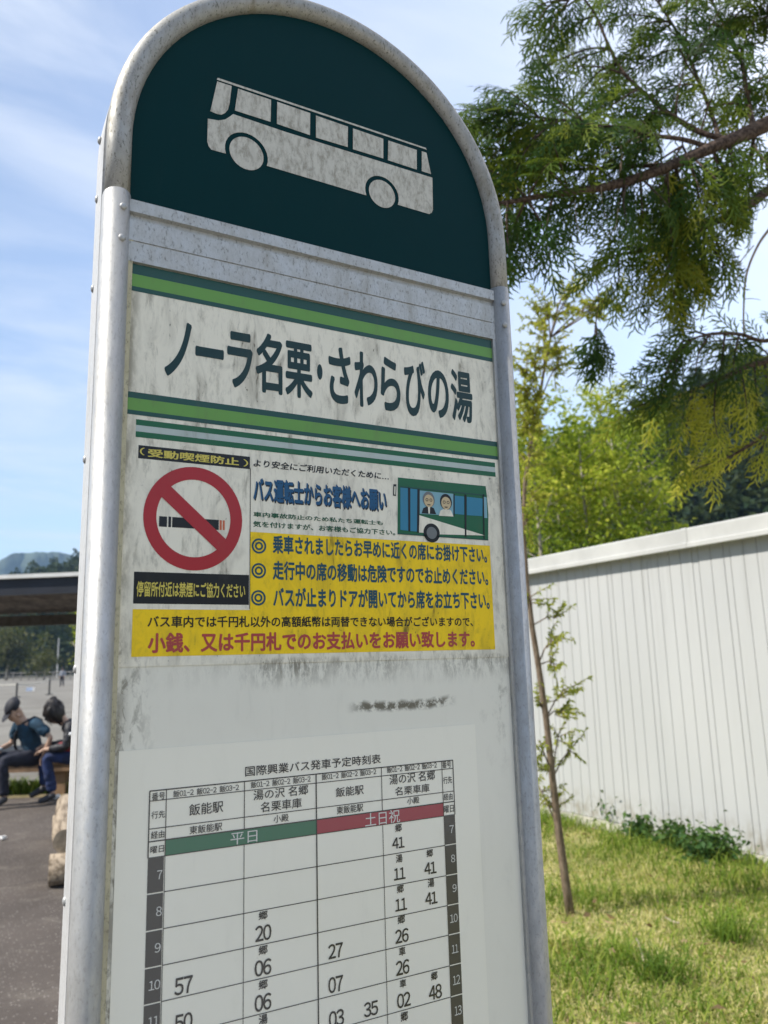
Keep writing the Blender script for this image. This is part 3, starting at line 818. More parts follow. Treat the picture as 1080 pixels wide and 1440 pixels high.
ti = np.where(dry, .58+.42*rng.random(n), .05+.55*rng.random(n))
q, t2 = blades(n, xy, h, .0022+.0016*rng.random(n), .35+1.0*rng.random(n), ti, gz)
mb.quads(q, 0, t2)
# longer green growth along the asphalt edge and the wall
n = 26000
xy = scat(n, 1.55, 4.86, 1.5, 8.6); dwall = WX-xy[:,0]
keep = (rng.random(n) < np.clip(.55-dwall/1.1, .0, 1)) | (patch(xy, 1.9, 1.7) > .72) | ((xy[:,1] > 4.6) & (rng.random(n) < .55))
xy = xy[keep]; n = len(xy)
q, t2 = blades(n, xy, .07+.13*rng.random(n), .0026+.002*rng.random(n), .3+.7*rng.random(n), .02+.5*rng.random(n), gz)
mb.quads(q, 0, t2)
tag(mb.build('grass', M_GRASS, tint=True), 'mown grass with dry straw patches beside the pale clad wall', 'grass', kind='stuff')
mb = MB(); n = 900; xy = scat(n, 1.6, 4.8, 1.5, 7.5)
Pl = np.stack([xy[:,0], xy[:,1], gz(xy[:,0], xy[:,1])+.02+.03*rng.random(n)], 1); dl = rng.normal(size=(n,3)); dl[:,2] *= .25
mb.quads(np.stack([Pl, Pl+dl*.014+rng.normal(size=(n,3))*.008, Pl+dl*.03, Pl+dl*.014+rng.normal(size=(n,3))*.008], 1), 0, rng.random(n))
tag(mb.build('leaf_litter', m_leaf('dead_leaf', [(0,(.10,.06,.03)),(.5,(.22,.14,.07)),(1,(.38,.28,.16))], .1), tint=True), 'scattered brown dead leaves lying in the grass', 'dead leaves', kind='stuff')
# tufts one can tell apart
def tuft(name, px, py, n, r, hh, label, tint=(.05,.45), w=.004):
    c = on_z(px, py, .03); m = MB()
    xy = np.stack([rng.normal(0, r, n), rng.normal(0, r, n)], 1)
    q, t2 = blades(n, xy, hh*(.5+.5*rng.random(n)), w*(.6+.6*rng.random(n)), .4+.7*rng.random(n), tint[0]+(tint[1]-tint[0])*rng.random(n), lambda x, y: x*0)
    m.quads(q, 0, t2); o = m.build(name, M_GRASS, tint=True); o.location = (c[0], c[1], gz(c[0], c[1]))
    return tag(o, label, 'grass tuft')
tuft('grass_tuft', 1025, 1345, 170, .055, .24, 'arching tuft of long green blades near the right edge of the picture')
tuft('grass_tuft', 792, 1365, 150, .07, .15, 'pale yellowish tuft of broad blades at the foot of the sapling', (.45,.85), .006)
tuft('grass_tuft', 935, 1415, 120, .06, .22, 'dark green tuft of tall blades at the bottom right', (.0,.25))
tuft('grass_tuft', 880, 1385, 110, .06, .17, 'bright green tuft of thin blades on the dry grass left of the dark tuft', (.2,.5))
M_STICK = m_plain('dry_stick', (.36,.30,.21), .8, var=.3, scale=40)
for pts, lab in (((( 908,1385),(902,1360),(897,1347)), 'short pale stick lying in a bare spot of the dry grass'), (((958,1317),(946,1313),(936,1305)), 'bent pale twig lying on the dry grass behind the other stick')):
    m = MB(); P = []
    for p in pts:
        c = on_z(*p, .06); P.append((c[0], c[1], gz(c[0], c[1])+.03))
    m.tube(P, (.006, .005, .003), 7); tag(m.build('dry_stick', M_STICK, smooth=True), lab, 'stick')

# leafy weeds along the wall
M_WEED = m_leaf('weed_leaf', [(0,(.028,.075,.024)),(.5,(.055,.125,.035)),(1,(.11,.19,.05))], .3, .5)
def leaf_quads(P, L, W, d=None, droop=.3):
    """diamond leaves at P (n,3) of length L and width W, direction d"""
    n = len(P)
    if d is None:
        d = rng.normal(size=(n,3)); d[:,2] = d[:,2]*.5
    d = d/np.linalg.norm(d, axis=1)[:,None]
    r = rng.normal(size=(n,3)); s = np.cross(d, r); s /= np.linalg.norm(s, axis=1)[:,None]
    L = np.broadcast_to(L, n)[:,None]; W = np.broadcast_to(W, n)[:,None]
    g = np.array([0,0,-1.0])
    mid = P+d*L*.45; tip = P+d*L+g*L*droop
    return np.stack([P, mid+s*W*.5, tip, mid-s*W*.5], 1)
def weed(px, py, r, n, label, hz=.16):
    c = on_z(px, py, .03); m = MB()
    for k in range(14):
        a = rng.random()*6.28; e = np.array([math.cos(a)*r*rng.random(), math.sin(a)*r*rng.random(), hz*(.6+.6*rng.random())])
        m.tube([e*(.1,.1,0), e*.6, e], (.003,.0025,.0015), 5, 0)
    P = rng.normal(size=(n,3))*(r*.5, r*.5, hz*.35)+(0,0,hz*.65); P[:,2] = np.abs(P[:,2])
    mm = MB(); mm.quads(leaf_quads(P, .035+.03*rng.random(n), .022+.014*rng.random(n)), 0, rng.random(n))
    root = empty('weed_plant', (c[0], c[1], gz(c[0], c[1])))
    m.build('stem', m_plain('weed_stem', (.07,.11,.03)), root); mm.build('foliage', M_WEED, root, tint=True)
    return tag(root, label, 'plant', 'leafy weeds along the foot of the wall')
weed(1003, 1228, .17, 700, 'dark green leafy weed at the right end of the row of weeds along the wall')
weed(950, 1208, .14, 420, 'low dark green weed just left of the rightmost weed by the wall')
weed(905, 1192, .13, 380, 'dark green weed in the middle of the row along the wall')
weed(868, 1165, .14, 420, 'taller bluish green weed in the row nearer the sapling', .22)

# ------------------------------------------------------------------ clad wall
M_WALL = NT('clad_panel'); o_ = M_WALL.obj()
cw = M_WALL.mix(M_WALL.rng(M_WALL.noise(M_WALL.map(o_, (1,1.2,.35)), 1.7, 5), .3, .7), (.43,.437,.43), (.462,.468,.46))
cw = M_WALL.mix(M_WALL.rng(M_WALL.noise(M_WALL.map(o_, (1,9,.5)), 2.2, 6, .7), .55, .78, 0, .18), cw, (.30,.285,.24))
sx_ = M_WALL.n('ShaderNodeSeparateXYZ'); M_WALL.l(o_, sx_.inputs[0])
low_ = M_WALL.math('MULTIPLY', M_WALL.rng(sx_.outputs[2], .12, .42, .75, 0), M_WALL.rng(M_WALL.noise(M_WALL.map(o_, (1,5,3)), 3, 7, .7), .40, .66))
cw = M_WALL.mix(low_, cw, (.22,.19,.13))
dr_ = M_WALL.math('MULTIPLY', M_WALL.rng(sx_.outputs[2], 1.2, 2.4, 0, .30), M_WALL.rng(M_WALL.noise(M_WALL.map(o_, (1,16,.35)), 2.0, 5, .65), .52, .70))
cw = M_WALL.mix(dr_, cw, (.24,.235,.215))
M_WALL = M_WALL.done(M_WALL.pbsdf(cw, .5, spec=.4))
M_CAP = m_plain('wall_cap_metal', (.47,.47,.445), .45, .0, .10, 2.5)
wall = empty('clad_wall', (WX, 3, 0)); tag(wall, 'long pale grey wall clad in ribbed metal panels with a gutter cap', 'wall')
m = MB(); prof = []; y = -6.0; YE = 9.0
gaps = [.118,.062,.125,.112,.118,.058,.118,.116,.060,.118,.114,.120]
k = 0; pts = [(0.0, y)]
while y < YE-.3:
    g = gaps[k % len(gaps)]; k += 1
    d = .011 if g > .1 else .014
    y += g
    pts += [(0, y-.0034), (d*.55, y-.0016), (d*.55, y+.0016), (0, y+.0034)]
pts.append((0, YE))
n = len(pts); z0, z1 = .11, 2.40
v = [(a, b-3, z0) for a, b in pts]+[(a, b-3, z1) for a, b in pts]
m.add(v, [(i+1, i, n+i, n+i+1) for i in range(n-1)])
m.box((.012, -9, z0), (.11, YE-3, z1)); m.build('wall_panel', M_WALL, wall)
m = MB()
capp = [(.10, 2.545), (-.075, 2.530), (-.082, 2.520), (-.082, 2.412), (-.100, 2.404), (-.100, 2.372), (-.088, 2.366), (-.078, 2.385), (.10, 2.392)]
m.extrude_y(capp, -9, YE-3.0); m.build('gutter_cap', M_CAP, wall)
m = MB()
for yy in (-2.6, .55, 3.7):
    m2 = MB(); off = .003
    m2.extrude_y([(.09, 2.549), (-.077, 2.5335), (-.0855, 2.5215), (-.0855, 2.4125), (-.1035, 2.405), (-.1035, 2.370), (-.098, 2.369)], yy-.028, yy+.028, closed=False)
    m2.build('cap_joint', M_CAP, wall)
m = MB(); m.box((-.03, -9, 0), (.10, YE-3-.02, .104)); m.build('footing', m_plain('footing_concrete', (.46,.44,.38), .9, 0, .15, 6, bump=.3), wall)

# ------------------------------------------------------------------ young sapling by the wall
M_BARK = NT('sapling_bark'); o_ = M_BARK.obj()
cb = M_BARK.mix(M_BARK.rng(M_BARK.noise(M_BARK.map(o_, (1,1,.3)), 60, 5, .7), .35, .7), (.13,.095,.065), (.26,.20,.145))
M_BARK = M_BARK.done(M_BARK.pbsdf(cb, .85, spec=.2, normal=M_BARK.bump(M_BARK.noise(o_, 90, 4), .4, .004)))
M_SAP = m_leaf('sapling_leaf', [(0,(.16,.22,.03)),(.5,(.36,.40,.05)),(1,(.56,.52,.09))], .5, .5)
base = on_z(805, 1302, .02); dS = float(np.dot(base-CAM, CF))
TP = [(805,1302),(796,1245),(786,1170),(777,1095),(768,1010),(757,935),(748,880),(741,820),(736,745),(738,680),(748,615),(757,570),(765,520),(774,475),(785,430),(800,398)]
TW = [far(px, py, dS+.02*i) for i, (px, py) in enumerate(TP)]; TW[0] = base+np.array([0,0,-.03])
sap = empty('sapling_tree', tuple(base)); tag(sap, 'thin leaning sapling with small yellow green leaves beside the sign board', 'tree')
m = MB(); loc = np.array(TW)-base
m.tube(loc, np.interp(np.arange(len(TP)), [0,3,8,15], [.028,.021,.013,.005]), 10, wob=.12); m.build('trunk', M_BARK, sap, True)
mt, ml = MB(), MB()
def sprig(p0, d, L, nl, ls, tint=(0,1), up=.0):
    d = np.array(d, float); d /= np.linalg.norm(d); P = [np.array(p0, float)]
    for i in range(5):
        d = d+rng.normal(size=3)*.16+np.array([0,0,up]); d /= np.linalg.norm(d); P.append(P[-1]+d*L/5)
    P = np.array(P); mt.tube(P, np.linspace(.0035, .001, 6), 5)
    u = np.linspace(.12, 1, nl); pos = np.stack([np.interp(u*5, np.arange(6), P[:,i]) for i in range(3)], 1)
    dd = np.repeat(d[None], nl, 0)+rng.normal(size=(nl,3))*.75
    ml.quads(leaf_quads(pos, ls*(.6+.7*rng.random(nl)), ls*.42*(.7+.5*rng.random(nl)), dd, .25), 0, tint[0]+(tint[1]-tint[0])*rng.random(nl))
    return P
def nearest_on_trunk(p):
    L = loc; i = np.argmin(np.abs(L[:,2]-p[2]+.15)); return L[i]
SAPCL = [(745,640,24,6),(752,690,22,5),(748,590,26,6),(742,730,20,4),(895,408,12,3),(770,435,34,9),(800,408,34,9),(840,422,26,7),(872,414,20,5),(750,500,30,9),(775,490,26,7),(735,545,26,8),(752,560,26,8),(790,500,26,5),(740,600,30,8),(765,455,22,5),(740,520,20,5),
         (790,866,20,3),(775,900,24,4),(785,935,26,5),(795,968,26,5),(790,1000,24,5),(785,1035,24,4),(805,1050,22,3),(770,1080,22,4),(775,1120,20,3),(745,830,22,4),(760,990,20,3),(757,1040,20,3),(755,1100,22,4)]
for px, py, r, k in SAPCL:
    c = far(px, py, dS+.1)-base; b0 = nearest_on_trunk(c)
    R_ = r*dS/FPX
    br = np.array([b0, b0+(c-b0)*.5+np.array([0,0,.02]), c]); mt.tube(br, (.005,.004,.0025), 6)
    for j in range(int(k*1.7)):
        p = b0+(c-b0)*(.55+.45*rng.random())
        sprig(p, (c-b0)/ (np.linalg.norm(c-b0)+1e-6)*.8+rng.normal(size=3)*.9, R_*(.9+.9*rng.random()), 26 if py < 700 else 22, .034 if py < 700 else .030, (.25,1) if py < 700 else (.0,.8))
mt.build('twigs', M_BARK, sap, True); ml.build('foliage', M_SAP, sap, tint=True)
# ------------------------------------------------------------------ young trees behind the wall
M_TRUNK = m_plain('pale_trunk', (.30,.27,.21), .85, 0, .35, 14)
M_YOUNG = m_leaf('young_leaf', [(0,(.10,.17,.02)),(.35,(.28,.37,.035)),(.7,(.46,.52,.055)),(1,(.62,.60,.09))], .52, .5)
def young_tree(x, y, H, R_, n, label, lo=.30, ls=.085):
    root = empty('young_tree', (x, y, 0)); tag(root, label, 'tree', 'young leafy trees behind the wall')
    m = MB(); lean = rng.normal(size=2)*.12
    T = np.array([(lean[0]*u*u+.05*math.sin(5*u), lean[1]*u*u, H*.96*u) for u in np.linspace(0,1,9)])
    m.tube(T, np.linspace(.045,.006,9), 8); m.build('trunk', M_TRUNK, root, True)
    m, ml_ = MB(), MB(); P, D = [], []
    for k in range(38):
        u = lo+(1-lo)*(k+rng.random())/38; b0 = np.array([np.interp(u, np.linspace(0,1,9), T[:,i]) for i in range(3)])
        a = k*2.4+rng.random(); L = R_*(1.15-u*.75)*(.55+.6*rng.random())
        d = np.array([math.cos(a), math.sin(a), .35+.7*rng.random()]); e = b0+d*L
        md = b0+d*L*.55+np.array([0,0,-.04]); m.tube([b0, md, e], (.012*(1.2-u), .007, .003), 5)
        kk = int(n*1.2/38); s = .25+.8*np.sqrt(rng.random(kk)); c = b0+(e-b0)*s[:,None]
        clump = rng.normal(size=(5,3))*L*.17
        P.append(c+clump[rng.integers(0,5,kk)]+rng.normal(size=(kk,3))*(.07,.07,.055)); D.append(np.repeat(d[None]*.5, kk, 0)+rng.normal(size=(kk,3))*.8)
    P = np.concatenate(P); D = np.concatenate(D); nn_ = len(P)
    tv = np.clip(.45+.28*np.sin(P[:,2]*4+P[:,0]*3)+rng.normal(size=nn_)*.22, 0, 1)
    ml_.quads(leaf_quads(P, ls*(.4+.8*rng.random(nn_)), ls*.5*(.6+.6*rng.random(nn_)), D, .3), 0, tv)
    m.build('limbs', M_TRUNK, root, True); ml_.build('foliage', M_YOUNG, root, tint=True)
    return root
def on_ray(px, t):
    p = far(px, 620, t); return p[0], p[1]
YT = [(748,9.2,4.6,.9,5200,'yellow green young tree directly beside the right edge of the sign board'),
      (782,10.4,4.55,.9,5200,'light green young tree behind the upper stem of the sapling'),
      (818,9.4,4.35,.8,4600,'light green young tree with a thin feathery top right of the sapling'),
      (842,11.2,5.45,.85,5200,'tallest feathery young tree standing up against the sky'),
      (872,9.6,4.35,.85,5000,'green young tree in the middle of the row behind the wall'),
      (900,10.8,4.75,.9,5000,'dense green young tree right of the middle of the row behind the wall'),
      (930,9.8,3.5,.6,2200,'low sparse young tree at the right end of the row behind the wall')]
for px, t_, H, R_, n_, lab in YT:
    x, y = on_ray(px, t_); young_tree(x, y, H, R_, n_*.72, lab)

# ------------------------------------------------------------------ cypress overhanging from the right
M_HB = NT('cypress_bark'); o_ = M_HB.obj()
cb = M_HB.mix(M_HB.rng(M_HB.noise(M_HB.map(o_, (2,2,2)), 45, 6, .7), .38, .66), (.040,.027,.021), (.14,.10,.078))
M_HB = M_HB.done(M_HB.pbsdf(cb, .9, spec=.15, normal=M_HB.bump(M_HB.noise(o_, 70, 5), .6, .006)))
M_DT = m_plain('dead_twig', (.34,.26,.19), .85, 0, .3, 30)
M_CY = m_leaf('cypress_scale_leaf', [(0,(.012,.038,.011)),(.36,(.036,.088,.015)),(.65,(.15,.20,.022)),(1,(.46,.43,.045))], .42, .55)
def spray_geo(L, seed):
    """one flat spray: midrib, side branchlets to left and right, each with its own scale-leaved tips"""
    r = np.random.default_rng(seed); Q = []
    def strip(p, q, w0, w1):
        d = q-p; n = np.array([-d[1], d[0], 0]); n /= np.linalg.norm(n)+1e-9
        Q.append([p-n*w0, p+n*w0, q+n*w1, q-n*w1])
    def zc(p): return np.array([p[0], p[1], -.32*p[0]**2/L-.6*p[1]**2/L])
    n = int(L/.0125); side = 1
    for i in range(n):
        x = (i+.4)*L/n; u = x/L
        strip(zc((x-L/n*.9,0)), zc((x+L/n*.2,0)), .0022*(1.1-u*.4), .0020*(1.1-u*.4))
        l = L*.42*(1-u)**.8*(.65+.5*r.random())*min(1, .5+2.2*u)+.010
        ang = rad(44+r.normal()*7); d = np.array([math.cos(ang), side*math.sin(ang)])
        p = np.array([x, 0.0]); k = max(1, int(l/.0105)); s2 = 1
        for j in range(k):
            q = p+d*l/k; strip(zc(p), zc(q), .0026, .0022)
            ll = (.008+.015*(1-j/k))*(.6+.6*r.random()); a2 = math.atan2(d[1], d[0])+s2*rad(36+r.normal()*6)
            strip(zc(q-d*.002), zc(q+ll*np.array([math.cos(a2), math.sin(a2)])), .0027, .0010)
            d = d+np.array([.06, r.normal()*.03]); d /= np.linalg.norm(d); p = q; s2 = -s2
        side = -side
    return np.array(Q)
SPL = (.075,.10,.125,.15,.18,.21)
SPR = [[spray_geo(L, i*7+s) for s in range(3)] for i, L in enumerate(SPL)]
cyT, cyQ, cyTint, dead = MB(), [], [], MB()
def norm(v): v = np.asarray(v, float); return v/(np.linalg.norm(v)+1e-12)
def put_spray(p, d, nrm, size, tint):
    i = int(np.argmin(np.abs(np.array(SPL)-size))); q = SPR[i][rng.integers(0, 3)]
    x = norm(d); z = norm(nrm-x*np.dot(nrm, x)); y = np.cross(z, x)
    Rm = np.stack([x, y, z], 0)
    cyQ.append((q.reshape(-1,3)*(size/SPL[i]))@Rm+p)
    cyTint.append(np.full(len(q), np.clip(tint, 0, 1)))
def frond(b, d, L, tint, droop=.5, dens=1.0, thick=.0045):
    """a twig with sprays to both sides, drooping towards its tip"""
    d = norm(d); nrm = norm(np.array([0,0,1.0])*.6-CF*.75+rng.normal(size=3)*.45)
    P = [np.array(b, float)]; n = 9
    for i in range(n):
        d = norm(d+np.array([0,0,-1.0])*droop*.16+rng.normal(size=3)*.05); P.append(P[-1]+d*L/n)
    P = np.array(P); cyT.tube(P, np.linspace(thick, .0012, n+1), 5)
    k = max(4, int(L/.033*dens)); side = 1
    for j in range(k):
        u = (j+.7)/k; p = np.array([np.interp(u*n, np.arange(n+1), P[:,i]) for i in range(3)])
        i = min(n-1, int(u*n)); ax = norm(P[i+1]-P[i]); s = norm(np.cross(nrm, ax))*side
        dd = norm(ax*(.75+.2*rng.random())+s*(.8+.3*rng.random())+np.array([0,0,-1.0])*droop*(.35+.4*rng.random())+rng.normal(size=3)*.14)
        sz = (.075+.10*(1-u)**.7*min(1, .5+2*u))*(.65+.6*rng.random())
        put_spray(p, dd, nrm+rng.normal(size=3)*.35, sz, tint+rng.normal()*.13)
        side = -side
    put_spray(P[-1], norm(d+np.array([0,0,-.3*droop])), nrm, .11, tint+.1)
def pxd(a): return CR*math.cos(rad(a))+CU*math.sin(rad(a))
def path(pts): return np.array([far(*p) for p in pts])
def smooth_path(P, k=6):
    P = np.asarray(P); n = len(P); t = np.linspace(0, n-1, (n-1)*k+1); out = []
    Pp = np.vstack([2*P[0]-P[1], P, 2*P[-1]-P[-2]])
    for x in t:
        i = min(int(x), n-2); f = x-i; p0, p1, p2, p3 = Pp[i:i+4]
        out.append(.5*((2*p1)+(-p0+p2)*f+(2*p0-5*p1+4*p2-p3)*f*f+(-p0+3*p1-3*p2+p3)*f**3))
    return np.array(out)
# trunk stands out of the picture to the right
TB = np.array([3.75, -.25, 0.0])
LIMBS = []
def limb(mbx, P, r0, r1, n=10, wob=.10, keep=True):
    P = smooth_path(P); mbx.tube(P, np.linspace(r0, r1, len(P)), n, wob=wob)
    if keep: LIMBS.append(P)
    return P
mbL = MB()
tr = lambda z: np.array([TB[0]-.02*z, TB[1]+.02*z, z])
main = limb(mbL, np.vstack([[tr(2.75)], [far(1200,118,3.0)], path([(1085,172,2.80),(1040,192,2.72),(1000,208,2.66),(940,234,2.60),(880,256,2.54),(820,268,2.50),(760,276,2.46),(705,286,2.42),(650,290,2.40)])]), .032, .004)
limb(mbL, path([(1022,196,2.70),(985,186,2.72),(950,166,2.74),(905,130,2.78),(875,100,2.80),(855,62,2.82),(838,22,2.84),(815,-10,2.85)]), .011, .003)
limb(mbL, path([(1000,208,2.66),(960,196,2.62),(915,190,2.58),(860,178,2.54),(800,170,2.52),(735,162,2.50)]), .009, .003)
limb(mbL, path([(1012,200,2.70),(1004,170,2.80),(985,120,2.85),(960,60,2.9),(930,10,2.92),(905,-25,2.95)]), .009, .003)
limb(mbL, path([(1060,182,2.74),(1052,140,2.85),(1040,80,2.9),(1010,20,2.95),(985,-30,3.0)]), .010, .003)
limb(mbL, path([(940,232,2.61),(880,234,2.66),(820,238,2.70),(760,240,2.72),(700,236,2.72)]), .009, .003)
limb(mbL, np.vstack([[tr(2.35)], path([(1160,215,3.0),(1085,264,2.85),(1060,284,2.82),(1030,300,2.80),(995,318,2.78),(960,336,2.76),(915,350,2.74),(870,358,2.72)])]), .022, .005)
limb(mbL, np.vstack([[tr(1.95)], path([(1180,470,3.1),(1100,500,2.95),(1068,510,2.9),(1045,517,2.88),(1020,530,2.86),(985,545,2.84),(945,560,2.82)])]), .018, .005)
limb(mbL, np.vstack([[tr(1.75)], path([(1180,560,3.2),(1090,598,3.0),(1060,622,2.96),(1030,640,2.94),(1000,653,2.9)])]), .014, .003)
limb(mbL, np.vstack([[tr(2.1)], path([(1160,440,3.0),(1085,478,2.8),(1040,470,2.76),(1000,470,2.74),(960,480,2.72)])]), .011, .003)
# fronds: px, py of the base, direction in the picture, length m, tone, count, spread
FR = [
 (838,24,150,.24,.34,3,30),(815,-5,200,.22,.34,3,30),(800,0,215,.24,.36,3,28),(858,66,165,.26,.34,3,35),(870,90,195,.26,.40,3,30),(880,105,140,.2,.3,2,30),
 (905,-15,170,.22,.28,3,40),(925,5,60,.2,.28,2,40),(945,30,150,.26,.26,3,45),(965,70,140,.26,.24,3,45),(985,120,150,.26,.26,3,45),(975,90,40,.22,.24,2,40),
 (1000,0,100,.24,.26,3,50),(1020,40,60,.26,.26,3,50),(1040,80,120,.26,.28,3,50),(1050,130,40,.26,.45,3,50),(1055,150,160,.24,.45,3,50),(1075,60,90,.26,.3,3,50),(1090,110,180,.26,.5,3,50),(1090,20,190,.26,.3,3,50),
 (900,128,190,.24,.36,3,40),(925,145,215,.22,.3,2,40),(950,168,120,.24,.22,3,45),(915,190,175,.26,.30,3,40),(880,182,160,.24,.36,3,40),(860,178,200,.24,.38,3,40),(820,172,170,.26,.36,4,45),(790,170,205,.24,.42,4,45),(760,165,150,.22,.34,3,45),(735,162,185,.20,.30,3,35),(725,160,160,.18,.28,2,25),
 (960,205,240,.22,.20,3,40),(930,215,120,.2,.2,2,50),(985,185,95,.2,.3,2,50),
 (700,236,160,.16,.24,3,40),(730,238,200,.2,.26,3,40),(760,240,170,.22,.28,3,40),(800,238,150,.22,.3,3,45),(840,236,210,.22,.2,3,45),(870,234,250,.2,.2,3,45),
 (660,290,170,.13,.16,3,50),(690,287,215,.18,.2,3,40),(715,284,240,.2,.2,3,40),(745,278,250,.20,.2,3,35),(775,274,255,.16,.26,2,40),(800,270,120,.2,.28,2,50),(740,280,120,.18,.26,2,40),
 (880,258,262,.20,.30,2,30),(905,248,285,.18,.30,2,30),(940,236,255,.22,.42,3,40),(970,222,270,.22,.46,4,40),(1000,210,285,.22,.45,3,40),(1030,198,275,.22,.45,3,40),(1065,182,280,.24,.42,3,40),(950,232,290,.24,.3,2,30),
 (1045,292,150,.18,.4,2,50),(1010,310,180,.2,.3,3,50),(985,322,250,.20,.3,3,40),(960,336,200,.22,.45,4,45),(935,345,240,.22,.5,4,40),(910,352,180,.2,.4,3,45),(880,357,200,.16,.25,3,45),(865,358,240,.14,.3,2,40),(985,322,285,.16,.35,3,25),(955,340,275,.14,.4,2,30),(1000,316,290,.17,.3,2,20),
 (975,480,205,.18,.10,3,30),(1000,472,230,.2,.2,3,30),(960,480,235,.2,.06,4,30),(1020,470,150,.18,.32,3,40),(990,470,110,.14,.3,2,30),(1020,474,260,.2,.1,3,30),(1040,472,240,.2,.12,3,35),(1080,470,90,.18,.3,3,40),(1080,480,200,.2,.3,3,40),
 (1085,505,120,.2,.3,3,40),(1060,512,240,.2,.5,3,40),(1040,520,260,.22,.68,4,35),(1010,535,250,.22,.66,4,35),(980,548,240,.22,.6,4,35),(955,556,210,.2,.5,4,35),(945,560,170,.18,.35,3,35),(1075,510,280,.22,.6,3,35),(925,560,130,.14,.2,3,40),
 (1080,605,250,.16,.6,2,35),(1060,622,200,.15,.75,2,35),(1030,640,170,.14,.85,2,30),(1000,653,190,.12,.82,2,30),
]
def depth_at(px, py):
    best, bd = 2.7, 1e9
    for P in LIMBS:
        d = P-CAM; zc_ = d@CF; ok = zc_ > .5
        u = 540+FPX*(d@CR)/np.where(ok, zc_, 1); v_ = 720-FPX*(d@CU)/np.where(ok, zc_, 1)
        e = np.where(ok, (u-px)**2+(v_-py)**2, 1e9); i = int(np.argmin(e))
        if e[i] < bd: bd = e[i]; best = P[i]
    return best, math.sqrt(bd)
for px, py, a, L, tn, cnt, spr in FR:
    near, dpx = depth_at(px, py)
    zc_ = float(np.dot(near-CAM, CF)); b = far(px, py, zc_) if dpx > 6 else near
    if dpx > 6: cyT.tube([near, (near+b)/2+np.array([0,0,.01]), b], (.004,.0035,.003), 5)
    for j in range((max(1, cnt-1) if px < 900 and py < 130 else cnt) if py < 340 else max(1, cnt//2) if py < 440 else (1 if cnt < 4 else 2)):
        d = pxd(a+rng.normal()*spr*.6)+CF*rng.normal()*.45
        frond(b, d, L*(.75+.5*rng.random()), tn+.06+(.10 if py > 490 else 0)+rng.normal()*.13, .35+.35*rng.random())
# one bunch hanging by itself on a thread-like twig
cyT.tube(smooth_path(path([(846,358,2.70),(838,385,2.70),(842,420,2.70),(838,455,2.70)])), .0016, 5)
for j in range(3): frond(far(838,452,2.70), pxd(268+rng.normal()*12), .11, .12, .6, 1.3, .002)
cyT.tube(smooth_path(path([(948,345,2.75),(952,370,2.75),(950,390,2.75)])), .0014, 5)
for j in range(2): frond(far(950,388,2.75), pxd(268+rng.normal()*10), .12, .45, .5, 1.2, .002)
# bare hanging twigs
for pts, r0 in ((((1085,318,2.8),(1066,345,2.8),(1050,385,2.8),(1046,430,2.8),(1046,470,2.8)), .0055), (((1060,345,2.8),(1040,372,2.8),(1036,410,2.8)), .0022), (((1008,318,2.78),(1009,350,2.78),(1004,385,2.78),(1010,410,2.78)), .0016),
                (((870,282,2.5),(866,318,2.5),(856,330,2.5)), .002), (((845,262,2.5),(848,290,2.5),(856,318,2.5)), .0018), (((808,285,2.5),(812,318,2.5),(818,325,2.5)), .0015), (((715,300,2.45),(712,360,2.45),(716,385,2.45)), .0025), (((1060,204,2.75),(1075,226,2.75),(1090,240,2.75)), .004), (((1048,420,2.8),(1060,420,2.8),(1070,422,2.8)), .0015)):
    dead.tube(smooth_path(path(pts)), np.linspace(r0, r0*.5, (len(pts)-1)*6+1), 6)
dead.tube(smooth_path(path([(872,244,2.53),(874,215,2.53),(871,196,2.53)])), np.linspace(.004,.002,13), 6)
cyp = empty('cypress_tree', tuple(TB)); tag(cyp, 'cypress with drooping dark green scale sprays overhanging from the right', 'tree')
off = -TB
mT = MB(); mT.tube([tr(z)-TB for z in (-.05,.4,1.2,2.2,3.2,4.4,5.6)], (.17,.14,.125,.11,.09,.06,.02), 14, wob=.08); mT.build('trunk', M_HB, cyp, True)
def shift(b):
    b.v = [v-TB for v in b.v]; return b
shift(mbL).build('limbs', M_HB, cyp, True)
shift(cyT).build('twigs', M_HB, cyp, True)
shift(dead).build('dead_twigs', M_DT, cyp, True)
# foliage: every spray placed above, as one mesh
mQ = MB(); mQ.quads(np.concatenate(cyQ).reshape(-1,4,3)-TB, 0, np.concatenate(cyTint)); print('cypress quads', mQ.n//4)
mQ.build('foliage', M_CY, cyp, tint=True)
from mathutils import noise as mnoise
# ------------------------------------------------------------------ hills and forest
def az_profile(a):
    """elevation angle (deg) of the near wooded ridge by compass angle a (deg from +Y towards +X)"""
    xs = [-180,-120,-60,-15,0,3,6,9,20,35,42,48,55,75,110,150,180]
    ys = [9, 8, 7, 6, 5.8,6.4,7.4,8.2,12,15,15.5,17.6,20.0,20,14,10,9]
    return np.interp(a, xs, ys)
def az_dist(a):
    return np.interp(a, [-180,-30,0,10,30,42,55,75,110,180], [330,330,330,320,200,150,140,160,260,330])
M_HILL = m_plain('hill_ground', (.028,.040,.020), .95, 0, .4, .08)
azs = np.radians(np.arange(-180, 180, 2.0)); mb = MB(); V = []
nr = 7
def hill_pt(a, s):
    d = az_dist(math.degrees(a)); r = d*(.55+.45*s); h = (math.tan(rad(float(az_profile(math.degrees(a)))))*d-9.0)*max(s, 0)**1.25
    return (CAM[0]+r*math.sin(a), CAM[1]+r*math.cos(a), max(h, 0)+.5*s)
n = len(azs)
for a in azs:
    for j in range(nr): V.append(hill_pt(a, j/(nr-1)))
    x, y, z = V[-1]; V.append((x*1.25, y*1.25, z*.75))
k = nr+1
mb.add(V, [(i*k+j, ((i+1) % n)*k+j, ((i+1) % n)*k+j+1, i*k+j+1) for i in range(n) for j in range(k-1)])
